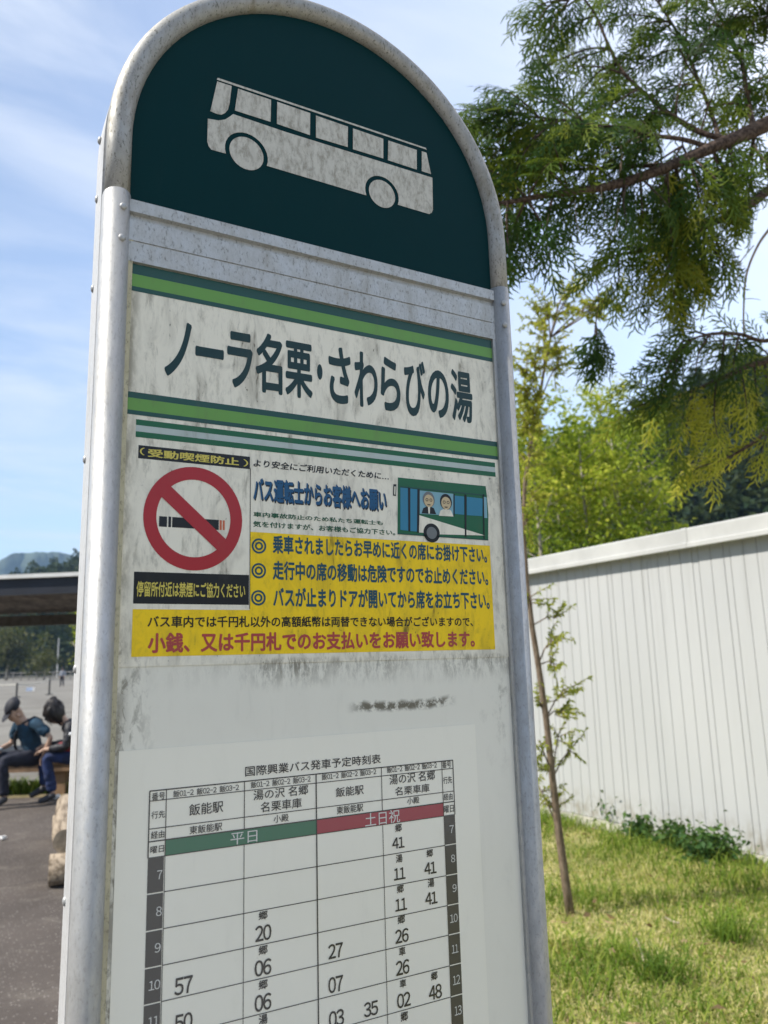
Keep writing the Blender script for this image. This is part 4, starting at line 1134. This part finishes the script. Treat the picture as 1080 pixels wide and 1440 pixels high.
tag(mb.build('hills', M_HILL, smooth=True), kind='structure')
M_FOREST = m_leaf('forest_leaf', [(0,(.008,.020,.012)),(.5,(.016,.033,.014)),(.85,(.034,.052,.017)),(1,(.06,.07,.022))], .15, .6)
mb = MB()
def wood(a0, a1, n, per, size=1.0, s0=.08):
    for i in range(n):
        a = rad(a0+(a1-a0)*rng.random()); s = s0+(1-s0)*rng.random()**.9
        x, y, z = hill_pt(a, s); con = rng.random() < .55
        H = (9+5*rng.random() if con else 7+4*rng.random())*size
        u = rng.random(per)
        if con:
            r = H*.20*(1-u)**.8*np.sqrt(rng.random(per)); zz3 = H*(.12+.88*u)
        else:
            th = np.arccos(2*u-1); r = H*.40*np.sin(th)*(.7+.3*rng.random(per)); zz3 = H*(.55+.42*np.cos(th))
        ph = rng.random(per)*6.283
        P = np.stack([x+r*np.cos(ph), y+r*np.sin(ph), z+zz3], 1)
        D = np.stack([np.cos(ph), np.sin(ph), -.25+.6*rng.random(per)], 1)+rng.normal(size=(per,3))*.35
        base_t = rng.random()*.55
        mb.quads(leaf_quads(P, 1.5*size, 1.15*size, D, .25), 0, np.clip(base_t+.35*u+rng.normal(size=per)*.12, 0, 1))
wood(-4, 12, 1100, 75, .85, .0); wood(12, 36, 300, 40, 1.0, .3); wood(36, 62, 1500, 95, .8, .05); wood(62, 130, 450, 30, 1.2, .2); wood(130, 356, 900, 30, 1.3, .2)
tag(mb.build('forest', M_FOREST, tint=True), 'dark wooded hillside of conifers and broadleaved trees in the distance', 'forest', kind='stuff')
# far mountain
mb = MB(); V = []
mx_ = [-70,-30,-8,0,10,22,40,62,80,95,108,125,170,260,420]; my_ = [812,806,797,788,782,777.5,777,776,776,779,783,790,806,815,830]
for i in range(120):
    px = -75+i*4.2; py = np.interp(px, mx_, my_)+mnoise.noise(Vector((px*.11, 3.1, 0)))*2.0+mnoise.noise(Vector((px*.45, 7.7, 0)))*1.3
    p = far(px, py, 1500.0)
    for j, f in enumerate((0, .15, .3, .45, .6, .75, .88, 1.0)):
        b = far(px, 950, 1500.0-(1-f)*420); q = np.array([b[0]+(p[0]-b[0])*f, b[1]+(p[1]-b[1])*f, max(p[2]*f**1.1, 0)])
        if 0 < f < 1: q[2] *= 1+.10*mnoise.noise(Vector((px*.05, f*4, 1)))*(1-f); q[:2] += CF[:2]*(70*mnoise.noise(Vector((px*.045+f*1.6, f*3, 5)))+35*mnoise.noise(Vector((px*.14-f*2, f*7, 9))))
        V.append(q)
    V.append(np.array([p[0]+500, p[1]+900, 0]))
k = 9
mb.add(np.array(V), [(i*k+j, (i+1)*k+j, (i+1)*k+j+1, i*k+j+1) for i in range(119) for j in range(k-1)])
tag(mb.build('mountain', m_plain('mountain_woods', (.040,.055,.034), .95, 0, .5, .02), smooth=True), kind='structure')

# ------------------------------------------------------------------ shelter roof on the left
ud = np.array([.815, -.58, 0]); ud /= np.linalg.norm(ud); un = np.array([-ud[1], ud[0], 0])
e0 = on_z(55, 808.5, 3.0); e0[2] = 0
def sh(a, b, z): return e0+ud*a+un*b+np.array([0,0,z])
shel = empty('shelter', tuple(e0)); tag(shel, 'long open shelter with a thin white roof edge and dark fascia behind the seated people', 'shelter')
M_WHITE = m_plain('white_flashing', (.70,.69,.66), .5, 0, .08, 3); M_DARK = m_plain('dark_fascia', (.010,.013,.022), .5, 0, .2, 3)
def hbox(m, a0, a1, b0, b1, z0, z1, mi=0):
    c = [sh(a0,b0,z0),sh(a1,b0,z0),sh(a1,b1,z0),sh(a0,b1,z0),sh(a0,b0,z1),sh(a1,b0,z1),sh(a1,b1,z1),sh(a0,b1,z1)]
    m.add(np.array(c)-e0, [(0,3,2,1),(4,5,6,7),(0,1,5,4),(1,2,6,5),(2,3,7,6),(3,0,4,7)], mi)
A0, A1 = -8.0, 2.0
m = MB(); hbox(m, A0, A1, -.06, .04, 2.955, 3.015); m.build('gutter', M_WHITE, shel)
m = MB(); hbox(m, A0, A1, .0, .05, 2.70, 2.952); m.build('fascia', M_DARK, shel)
m = MB(); nn2 = 60; prof = []
for i in range(nn2*2+1):
    a = A0+(A1-A0)*i/(nn2*2); prof.append((a, 2.86+(.05 if i % 2 else 0)))
v = [sh(a, .05, z)-e0 for a, z in prof]+[sh(a, 3.6, z-.20)-e0 for a, z in prof]; n = len(prof)
m.add(v, [(i, i+1, n+i+1, n+i) for i in range(n-1)])
v2 = [x+np.array([0,0,.03]) for x in v]; m.add(v2, [(i+1, i, n+i, n+i+1) for i in range(n-1)])
m.build('roof', m_plain('corrugated_roof', (.15,.12,.10), .7, 0, .45, 3), shel)
m = MB(); hbox(m, A0, A1, 3.35, 3.5, 2.42, 2.62); m.build('rear_beam', m_plain('rear_beam_wood', (.10,.085,.07), .8), shel)
for a in (-7.5, -4.0, 1.7):
    for b in (.25, 3.42):
        m = MB(); hbox(m, a-.05, a+.05, b-.05, b+.05, 0, 2.70 if b < 1 else 2.42); m.build('post', M_DARK, shel)

# ------------------------------------------------------------------ timber bench, people
M_WOOD = m_plain('bench_timber', (.24,.15,.085), .8, 0, .35, 5, bump=.3)
bd = np.array([.89,-.456,0]); bd /= np.linalg.norm(bd); bnn = np.array([.456,.89,0]); bnn /= np.linalg.norm(bnn)
b0 = on_z(50, 1065, .45); b0[2] = 0
bench = empty('timber_bench', tuple(b0)); tag(bench, 'low brown timber bench the two people sit on', 'bench')
def bb(m, a0, a1, c0, c1_, z0, z1):
    c = [bd*a+bnn*b+np.array([0,0,z]) for z in (z0,z1) for a, b in ((a0,c0),(a1,c0),(a1,c1_),(a0,c1_))]
    m.add(c, [(0,3,2,1),(4,5,6,7),(0,1,5,4),(1,2,6,5),(2,3,7,6),(3,0,4,7)])
for c0, c1_ in ((-.18,-.01),(.01,.18)):
    m = MB(); bb(m, -1.6, 1.25, c0, c1_, .385, .45); m.build('seat_plank', M_WOOD, bench)
m = MB(); bb(m, -1.6, 1.25, -.165, -.13, .29, .383); m.build('front_rail', M_WOOD, bench)
for a in (-1.3, .36, 1.05):
    m = MB(); bb(m, a-.07, a+.07, -.12, .15, 0, .383); m.build('leg', M_WOOD, bench)

def skin_obj(name, verts, edges, radii, mat, parent, sub=2, root=(0,)):
    me = bpy.data.meshes.new(name+'_skeleton'); me.from_pydata([tuple(v) for v in verts], edges, [])
    o = bpy.data.objects.new(name+'_skeleton', me); COL.objects.link(o)
    sm = o.modifiers.new('skin', 'SKIN'); sm.use_smooth_shade = True
    if not me.skin_vertices: me.skin_vertices.new()
    for i, r in enumerate(radii):
        r = r if isinstance(r, tuple) else (r, r)
        me.skin_vertices[0].data[i].radius = r; me.skin_vertices[0].data[i].use_root = (i in root)
    ss = o.modifiers.new('sub', 'SUBSURF'); ss.levels = sub; ss.render_levels = sub
    bpy.context.view_layer.update()
    dg = bpy.context.evaluated_depsgraph_get()
    m2 = bpy.data.meshes.new_from_object(o.evaluated_get(dg)); m2.name = name
    bpy.data.objects.remove(o); bpy.data.meshes.remove(me)
    m2.materials.clear(); m2.materials.append(mat)
    m2.polygons.foreach_set('use_smooth', np.ones(len(m2.polygons), dtype=bool))
    if name in ('shirt', 'jacket', 'trousers'):                 # folds in the cloth
        nv = len(m2.vertices); co = np.zeros(nv*3); m2.vertices.foreach_get('co', co); co = co.reshape(-1,3)
        nr_ = np.array([v.normal[:] for v in m2.vertices])
        w = np.array([mnoise.noise(Vector((c[0]*13, c[1]*13, c[2]*22)))*.010+mnoise.noise(Vector((c[0]*34, c[1]*34, c[2]*50)))*.005 for c in co])
        m2.vertices.foreach_set('co', (co+nr_*w[:,None]).ravel()); m2.update()
    r = bpy.data.objects.new(name, m2); COL.objects.link(r); r.parent = parent
    return r
M_SKIN = m_plain('skin', (.42,.27,.19), .6, 0, .1, 20)
def chain(vs, es, rs, pts, radii, start=None):
    """append a chain of joints, return index of the last"""
    prev = start
    for p, r in zip(pts, radii):
        vs.append(tuple(p)); rs.append(r)
        if prev is not None: es.append((prev, len(vs)-1))
        prev = len(vs)-1
    return prev
def hand(vs, es, rs, wrist_i, w, d, n):
    """palm and five fingers from the wrist w, pointing along d, palm normal n"""
    d = norm(d); n = norm(n-d*np.dot(n, d)); s = np.cross(d, n)
    palm = chain(vs, es, rs, [w+d*.05], [(.030,.016)], wrist_i)
    for k, (o, L) in enumerate(((-.027,.066),(-.009,.075),(.009,.070),(.026,.055))):
        p = w+d*.085+s*o
        chain(vs, es, rs, [p, p+d*L*.5-n*.010, p+d*L*.85-n*.030], [.0095,.0085,.007], palm)
    chain(vs, es, rs, [w+d*.04-s*.034-n*.005, w+d*.075-s*.048-n*.018], [.010,.008], palm)
def person(loc, facing, J, mats, hair, label, standing=False):
    """J: joints as (forward, left, up) in metres from the ground point below the hips"""
    F = norm(facing); Lf = np.array([-F[1], F[0], 0])
    g = lambda p: F*p[0]+Lf*p[1]+np.array([0,0,p[2]])
    root = empty('person', tuple(loc)); tag(root, label, 'person')
    vs, es, rs = [], [], []
    hip, waist, chest, neck, head, crown = (g(J[k]) for k in ('hip','waist','chest','neck','head','crown'))
    hi = chain(vs, es, rs, [hip, waist, chest], [(.11,.08),(.10,.07),(.115,.075)])
    ni = chain(vs, es, rs, [neck], [.052], hi)
    fw = norm(g(J['face']))
    h1 = chain(vs, es, rs, [head, (head+crown)/2, crown], [.072,.088,.060], ni)
    chain(vs, es, rs, [head+fw*.085+(crown-head)*.15], [.014], ni+1)          # nose
    lr = norm(np.cross(norm(crown-head), fw))
    for s in (-1, 1): chain(vs, es, rs, [head+lr*s*.088+(crown-head)*.15], [.014], ni+1)
    for s in ('l', 'r'):
        sh_, el, wr = (g(J[k+s]) for k in ('sh','el','wr'))
        wi = chain(vs, es, rs, [sh_, (sh_+el)/2, el, (el+wr)/2, wr], [.020,.028,.032,.032,.025], hi)
        hand(vs, es, rs, wi, wr, norm(wr-el)+g(J.get('hd', (0,0,-.2))), np.array([0,0,1.0]))
    for s in ('l', 'r'):
        th, kn, an, to = (g(J[k+s]) for k in ('th','kn','an','to'))
        chain(vs, es, rs, [th, (th+kn)/2, kn, kn*.55+an*.45, an, to], [.070,.066,.050,.046,.034,.028], 0)
    body_o = skin_obj('body', vs, es, rs, M_SKIN, root)
    # face details
    up = norm(crown-head)
    for s in (-1, 1):
        m = MB(); m.ball(head+fw*.080+lr*s*.032+up*.035, .010, 8, 6)
        m.build('eye', m_plain('eye_dark', (.02,.015,.012), .3), body_o, True)
    # shirt or jacket
    vs, es, rs = [], [], []; roots = [0]
    a = chain(vs, es, rs, [hip+np.array([0,0,.02]), waist, chest, chest*.45+neck*.55, neck*.95+chest*.05], [(.155,.120),(.142,.112),(.165,.122),(.112,.098),(.066,.064)])
    for s in ('l', 'r'):
        sh_, el, wr = (g(J[k+s]) for k in ('sh','el','wr'))
        roots.append(len(vs)); inn = sh_*.5+chest*.25+neck*.25
        if J.get('short'): chain(vs, es, rs, [inn, sh_, (sh_+el)/2, sh_*.2+el*.8], [.085,.080,.070,.066])
        else: chain(vs, es, rs, [inn, sh_, (sh_+el)/2, el, wr*.85+el*.15], [.085,.078,.066,.056,.044])
    top = skin_obj('jacket' if not J.get('short') else 'shirt', vs, es, rs, mats[0], root, 3, roots)
    vs, es, rs = [], [], []
    chain(vs, es, rs, [hip+np.array([0,0,-.01]), hip*.5+waist*.5], [(.158,.118),(.150,.110)])
    for s in ('l', 'r'):
        th, kn, an = (g(J[k+s]) for k in ('th','kn','an'))
        chain(vs, es, rs, [th, (th+kn)/2, kn, kn*.5+an*.5, an+(kn-an)*.06], [.102,.090,.072,.066,.058], 0)
    skin_obj('trousers', vs, es, rs, mats[1], root, 3)
    for s in ('l', 'r'):
        an, to = g(J['an'+s]), g(J['to'+s])
        vs, es, rs = [], [], []
        chain(vs, es, rs, [an+np.array([0,0,.01])-norm(to-an)*.03, an*.5+to*.5, to], [(.050,.046),(.048,.040),(.042,.030)])
        skin_obj('shoe', vs, es, rs, mats[2], root, 2)
    # hair or cap
    m = MB(); c = (head+crown)/2+up*.035-fw*.012
    Rm = np.stack([lr, fw, up], 1)
    mm = MB(); mm.ball((0,0,0), .108 if hair == 'cap' else .122, 18, 14, scale=(.94,1.05,.92)); v = mm.v[0]
    fr = (v[:,1] > .03) & (v[:,2] < (.015 if hair == 'cap' else .0)); v[fr] *= (.70 if hair == 'cap' else .86)
    low = v[:,2] < -.04
    if hair == 'cap': v[low] *= .8
    else:
        v[low & ~fr] *= np.array([1.05,1.1,1.7]); v *= 1.06*(1+.22*(rng.random((len(v),1))-.5))
    m.add(v@Rm.T+c, mm.f)
    o = m.build('cap' if hair == 'cap' else 'hair', mats[3], root, True)
    if hair != 'cap':                       # loose strands hanging round the head
        n_ = 260; a_ = rng.random(n_)*6.283; ok = (np.sin(a_) < .8) | (rng.random(n_) < .4); a_ = a_[ok]; n_ = len(a_)
        p0 = np.stack([np.cos(a_)*.105, np.sin(a_)*.115, .03+.07*rng.random(n_)], 1); p0[:,:2] *= (1.05-p0[:,2:]*3.0)+.12
        L_ = .07+.09*rng.random(n_); q0 = p0+np.stack([np.cos(a_)*.02, np.sin(a_)*.02, -L_], 1)+rng.normal(size=(n_,3))*.012
        sd_ = np.stack([-np.sin(a_), np.cos(a_), 0*a_], 1)*.010
        ms_ = MB(); ms_.quads(np.stack([p0-sd_, p0+sd_, q0+sd_*.3, q0-sd_*.3], 1)@Rm.T+c); ms_.build('loose_hair', mats[3], o)
    if hair == 'cap':
        m = MB(); P = []
        for i in range(9):
            an_ = math.pi*i/8; P.append((math.cos(an_)*.085, .06+math.sin(an_)*.125, .008-.02*math.sin(an_)))
        P2 = [(x, y, z-.008) for x, y, z in P]; n_ = 9
        m.add(np.array(P+P2)@Rm.T+c, [tuple(range(9)), tuple(range(17, 8, -1))]+[(i, n_+i, n_+i+1, i+1) for i in range(8)])
        m.build('brim', mats[3], o)
    return root, g
M_TEAL = m_plain('teal_shirt', (.009,.040,.072), .85, 0, .25, 12); M_NAVY = m_plain('navy_trousers', (.012,.014,.026), .85, 0, .3, 12)
M_CAP = m_plain('dark_cap', (.010,.011,.018), .7); M_BLK = m_plain('black_jacket', (.010,.010,.014), .6, 0, .3, 15)
M_JEAN = m_plain('blue_jeans', (.012,.024,.080), .85, 0, .4, 9); M_HAIR = m_plain('dark_hair', (.012,.008,.007), .5, 0, .3, 40); M_SHOE = m_plain('dark_shoe', (.03,.03,.035), .6)
leftv = -CR.copy(); leftv[2] = 0; leftv = norm(leftv); tow = -CF.copy(); tow[2] = 0; tow = norm(tow)
# seated, cap, teal shirt, facing the viewer
p1 = on_z(47, 1072, .46); p1[2] = 0
J1 = dict(hip=(0,0,.53), waist=(.03,0,.68), chest=(.11,0,.86), neck=(.18,0,.97), head=(.235,0,1.015), crown=(.32,0,1.14), face=(.60,-.1,-.80),
          shl=(.08,.19,.92), ell=(-.02,.36,.76), wrl=(.0,.27,.58), shr=(.11,-.18,.91), elr=(.16,-.27,.68), wrr=(.36,-.12,.64),
          thl=(.04,.10,.52), knl=(.44,.15,.53), anl=(.38,.14,.10), tol=(.55,.18,.045), thr=(.04,-.10,.52), knr=(.46,-.14,.53), anr=(.44,-.15,.10), tor=(.61,-.18,.045), short=True)
pr, g1 = person(p1, tow*.72+leftv*.62, J1, (M_TEAL, M_NAVY, M_SHOE, M_CAP), 'cap', 'seated person in a dark cap and teal shirt with a shoulder strap, looking down')
m = MB(); m.tube([g1(p) for p in ((-.02,.12,.95),(.07,.115,.995),(.19,.07,.93),(.225,-.03,.80),(.17,-.14,.66),(.12,-.17,.58))], .017, 8); m.build('shoulder_strap', M_BLK, pr, True)
m = MB(); m.ball(g1((.40,-.10,.645)), .05, 8, 6, scale=(1.4,.9,.4)); tag(m.build('hand_towel', m_plain('pale_towel', (.45,.55,.60), .8)), 'small pale blue cloth in the hand of the person in the teal shirt', 'cloth').location = tuple(p1)
# seated, black jacket, dark hair, facing left
p2 = on_z(121, 1070, .46); p2[2] = 0
J2 = dict(hip=(0,0,.53), waist=(.05,0,.68), chest=(.16,0,.83), neck=(.27,0,.94), head=(.35,0,.975), crown=(.43,0,1.09), face=(.55,0,-.83),
          shl=(.17,.18,.88), ell=(.22,.24,.65), wrl=(.44,.12,.63), shr=(.17,-.18,.88), elr=(.24,-.24,.66), wrr=(.46,-.10,.66),
          thl=(.05,.09,.52), knl=(.44,.11,.55), anl=(.34,.10,.10), tol=(.50,.12,.045), thr=(.05,-.10,.52), knr=(.50,-.14,.60), anr=(.46,-.12,.16), tor=(.62,-.12,.08))
pr2, g2 = person(p2, leftv*.94+tow*.3, J2, (M_BLK, M_JEAN, M_SHOE, M_HAIR), 'hair', 'seated person with dark hair, black jacket and blue jeans, bent forward to the left')
m = MB(); m.ball(g2((.17,.27,.80)), .022, 8, 6); m.build('sleeve_badge', m_plain('white_badge', (.75,.75,.75), .6), pr2, True)
m = MB(); m.ball((0,0,0), .10, 12, 9, scale=(1.5,.6,.62), jit=.12); o = m.build('red_bag', m_plain('red_bag_cloth', (.20,.018,.026), .7), smooth=True)
q = p2+g2((.20,.14,.655)); o.location = tuple(q); o.rotation_euler = (0,0,math.atan2(leftv[1], leftv[0])); tag(o, 'dark red bag on the lap of the person in the black jacket', 'bag')
# a person standing far off
p3 = on_z(87, 966, 0.0); p3[2] = 0
J3 = dict(hip=(0,0,.92), waist=(0,0,1.08), chest=(.01,0,1.28), neck=(.01,0,1.45), head=(.02,0,1.54), crown=(.02,0,1.68), face=(1,0,0),
          shl=(0,.18,1.38), ell=(-.02,.25,1.12), wrl=(.10,.22,.90), shr=(0,-.18,1.38), elr=(-.02,-.25,1.12), wrr=(.10,-.22,.90),
          thl=(0,.10,.88), knl=(.03,.11,.49), anl=(0,.13,.09), tol=(.14,.15,.04), thr=(0,-.10,.88), knr=(.02,-.11,.49), anr=(-.02,-.14,.09), tor=(.12,-.17,.04))
person(p3, tow, J3, (m_plain('pale_top', (.32,.34,.38), .8), M_NAVY, M_SHOE, M_HAIR), 'hair', 'distant standing person in a pale top and dark trousers on the gravel lot')

# ------------------------------------------------------------------ log seat near the sign
M_LOG = NT('peeled_log'); o_ = M_LOG.obj()
cl = M_LOG.mix(M_LOG.rng(M_LOG.noise(M_LOG.map(o_, (14,1.2,14)), 2.0, 6, .65), .38, .66), (.37,.30,.22), (.12,.09,.06))
M_LOG = M_LOG.done(M_LOG.pbsdf(cl, .8, spec=.2, normal=M_LOG.bump(M_LOG.noise(M_LOG.map(o_, (20,1,20)), 3, 4), .4, .01)))
l0, l1 = on_z(92, 1183, .30), on_z(92, 1129, .30)
mid = (l0+l1)/2; ax = norm(l1-l0); 
logs = empty('log_bench', (mid[0], mid[1], 0), -math.atan2(ax[0], ax[1])); tag(logs, 'pale peeled log seat resting across a short round log on the asphalt', 'log bench')
hl_ = float(np.linalg.norm(l1-l0))/2
m = MB(); ys = np.linspace(-hl_, hl_, 9); m.tube([(0.006*math.sin(3*y), y, .30) for y in ys], np.array([.085,.090,.091,.091,.090,.089,.088,.085,.080]), 18, wob=.012, caps=False); slog = m.build('seat_log', M_LOG, logs, True)
M_END = m_plain('log_end_grain', (.40,.31,.21), .8, 0, .3, 22)
for yy, r_, sg in ((-hl_, .0848, -1), (hl_, .0798, 1)):
    m = MB(); an = np.arange(20)*2*np.pi/20; m.add(np.stack([r_*np.cos(an)+.006*math.sin(3*yy), np.full(20, yy+sg*.001), .30+r_*np.sin(an)], 1), [tuple(range(20)) if sg < 0 else tuple(range(19,-1,-1))]); m.build('end_grain', M_END, slog)
for yy in (-hl_-.02, hl_-.16):
    m = MB(); m.tube([(-.105, yy, .115),(-.10, yy, .115),(.30, yy, .115),(.305, yy, .115)], (.095,.108,.108,.095), 20, caps=False, wob=.03); sup = m.build('support_log', M_LOG, logs, True)
    for xx, sg in ((-.1052,-1),(.3052,1)):
        m = MB(); an = np.arange(20)*2*np.pi/20; m.add(np.stack([np.full(20, xx), yy+.0955*np.cos(an), .115+.0955*np.sin(an)], 1), [tuple(range(20)) if sg > 0 else tuple(range(19,-1,-1))]); m.build('end_grain', M_END, sup)
# white scraps on the ground beyond the log
for px, py, lab in ((79,1122,'white crumpled paper scrap on the verge behind the log'),(87,1122,'smaller cream paper scrap on the verge next to the white one'),(4,1179,'tiny white paper scrap lying on the asphalt at the left edge')):
    c = on_z(px, py, .02); m = MB(); m.ball((0,0,0), .038 if px == 79 else .026, 7, 5, scale=(1.3,1,.7), jit=.6); o = m.build('paper_scrap', M_WHITE); o.location = (c[0], c[1], .034 if px == 79 else .026); tag(o, lab, 'litter')
# verge plants under the bench
mb = MB(); n = 2600
u = -16+17*rng.random(n); w_ = .25+.75*rng.random(n); w_[:1700] = .25+.4*rng.random(1700); u[:1700] = -1.0+2.6*rng.random(1700)
xy = np.stack([SP.x+sd.x*u+sn.x*w_, SP.y+sd.y*u+sn.y*w_], 1); ok = xy[:,0] < GX-.05; xy = xy[ok]; n = len(xy)
q, t2 = blades(n, xy, .06+.20*rng.random(n), .006+.006*rng.random(n), .4+.7*rng.random(n), .0+.5*rng.random(n), lambda x, y: x*0+.008)
mb.quads(q, 0, t2); tag(mb.build('verge_grass', M_GRASS, tint=True), 'low green weeds growing along the verge under the timber bench', 'grass', kind='stuff')

# ------------------------------------------------------------------ things on the gravel lot
M_POST = m_plain('dark_post', (.03,.03,.03), .6)
posts = []
for px, py, hpx, lab in ((23,981,20,'left one of two dark rope posts on the gravel lot'),(69,977,23,'right one of two dark rope posts on the gravel lot')):
    c = on_z(px, py, 0); d = float(np.dot(c-CAM, CF)); H = hpx*d/FPX
    root = empty('rope_post', (c[0], c[1], 0)); tag(root, lab, 'post', 'rope posts on the gravel lot')
    m = MB(); m.tube([(0,0,.05),(0,0,H)], .055, 10); m.build('pole', M_POST, root); m = MB(); m.tube([(0,0,0),(0,0,.05)], .22, 14); m.build('foot', M_POST, root); posts.append((c, H))
m = MB(); (ca, ha), (cb_, hb) = posts; P = []
for i in range(13):
    u = i/12; p = ca*(1-u)+cb_*u; P.append((p[0], p[1], (ha*(1-u)+hb*u)-.08-1.1*u*(1-u)*.5))
m.tube(P, .03, 6); tag(m.build('barrier_rope', m_plain('pale_rope', (.5,.48,.42), .8)), 'pale rope hung between the two dark posts on the lot', 'rope')
e = on_z(-60, 975, 0); m = MB(); m.tube([(e[0], e[1], ha*.85), ((e[0]+ca[0])/2, (e[1]+ca[1])/2, ha*.7), (ca[0], ca[1], ha-.08)], .03, 6); tag(m.build('barrier_rope', m_plain('pale_rope2', (.5,.48,.42), .8)), 'pale rope running from the left post out of the picture', 'rope')
root = empty('rope_post', (e[0], e[1], 0)); tag(root, 'dark rope post just beyond the left edge of the picture', 'post', 'rope posts on the gravel lot')
m = MB(); m.tube([(0,0,.05),(0,0,ha)], .055, 10); m.build('pole', M_POST, root); m = MB(); m.tube([(0,0,0),(0,0,.05)], .22, 14); m.build('foot', M_POST, root)
c = on_z(42, 975, 0); d = float(np.dot(c-CAM, CF)); root = empty('notice_stand', (c[0], c[1], 0)); tag(root, 'small white and pale blue notice stand between the rope posts', 'sign')
m = MB(); r_ = CR.copy(); r_[2] = 0; r_ = norm(r_)
def face(mm, x0, x1, z0, z1, dpt):
    a = r_*x0; b = r_*x1; t_ = tow*dpt
    v = [a+t_, b+t_, b+t_+(0,0,z1), a+t_+(0,0,z1)]; 
    for k in (0,1): v[k] = v[k]+np.array([0,0,z0])
    w = [x-tow*.05 for x in v]; mm.add(v+w, [(0,1,2,3),(7,6,5,4),(0,4,5,1),(1,5,6,2),(2,6,7,3),(3,7,4,0)])
s_ = d/FPX
face(m, -5.5*s_, 3.2*s_, .15, 8*s_, .0); m.build('board', m_plain('pale_blue_board', (.42,.50,.66), .6), root)
m = MB(); face(m, 3.3*s_, 6*s_, .15, 8.3*s_, .0); m.build('side_board', M_WHITE, root)
# far fence, white pole, small tree
fa, fb = on_z(-40, 957.5, 0), on_z(112, 956, 0); root = empty('lot_fence', tuple((fa+fb)/2)); cF = (fa+fb)/2
tag(root, 'low grey post fence along the far side of the gravel lot', 'fence')
for i in range(15):
    u = i/14; p = fa*(1-u)+fb*u-cF; m = MB(); m.tube([p, p+(0,0,1.25)], .09, 6); m.build('post', m_plain('fence_grey', (.22,.21,.20), .8) if i == 0 else bpy.data.materials['fence_grey'], root)
for z in (.6, 1.15):
    m = MB(); m.bar(fa-cF+(0,0,z), fb-cF+(0,0,z), .06, .09); m.build('rail', bpy.data.materials['fence_grey'], root)
c = on_z(80, 952.5, 0); d = float(np.dot(c-CAM, CF)); m = MB(); s_ = d/FPX
m.tube([(0,0,0),(0,0,28*s_),(0,0,55*s_)], (1.0*s_,.9*s_,.6*s_), 8); o = m.build('utility_pole', m_plain('white_pole', (.55,.54,.52), .6)); o.location = (c[0], c[1], 0); tag(o, 'tall thin white pole at the far side of the gravel lot', 'pole')
def small_tree(px, py, t_, H, R_, n_, label, mat, name='broadleaf_tree'):
    p = far(px, py, t_); root = empty(name, (p[0], p[1], 0)); tag(root, label, 'tree')
    m = MB(); m.tube([(0,0,0),(.03*H,0,H*.35),(0,.02*H,H*.7)], (.03*H,.022*H,.008*H), 8)
    for k in range(7):
        a = k*2.4; z = H*(.35+.05*k); m.tube([(0,0,z),(math.cos(a)*R_*.35, math.sin(a)*R_*.35, z+.08*H),(math.cos(a)*R_*.7, math.sin(a)*R_*.7, z+.12*H)], (.008*H,.006*H,.002*H), 5)
    m.build('trunk', M_TRUNK, root, True)
    cl = rng.normal(size=(26,3))*(R_*.45, R_*.45, H*.17)+(0,0,H*.66)
    P = cl[rng.integers(0,26,n_)]+rng.normal(size=(n_,3))*R_*.2; P[:,2] = np.maximum(P[:,2], H*.22)
    mm = MB(); mm.quads(leaf_quads(P, R_*.16, R_*.11), 0, rng.random(n_)); mm.build('crown', mat, root, tint=True)
M_OLIVE = m_leaf('olive_leaf', [(0,(.03,.035,.014)),(.5,(.07,.075,.024)),(1,(.12,.115,.04))], .2)
small_tree(114, 880, 34, 5.2, .6, 1000, 'bright green leafy tree showing at the left edge of the sign board', M_YOUNG)
small_tree(62, 945, 120, 4.4, 2.6, 900, 'low olive green bush by the foot of the white pole', M_OLIVE)
small_tree(10, 930, 130, 8.5, 4.0, 1500, 'round brownish olive tree at the far left edge of the lot', M_OLIVE)
# ------------------------------------------------------------------ air
th = NT('haze_air'); pv = th.n('ShaderNodeVolumePrincipled'); pv.inputs['Color'].default_value = (.45,.70,1.0,1); pv.inputs['Density'].default_value = .00024
th.l(pv.outputs[0], th.out.inputs[1])
mb = MB(); mb.box((-2900,-2900,-1), (2900,2900,330)); tag(mb.build('haze', th.m), 'thin bluish air between the viewer and the far mountain', 'haze', kind='stuff')
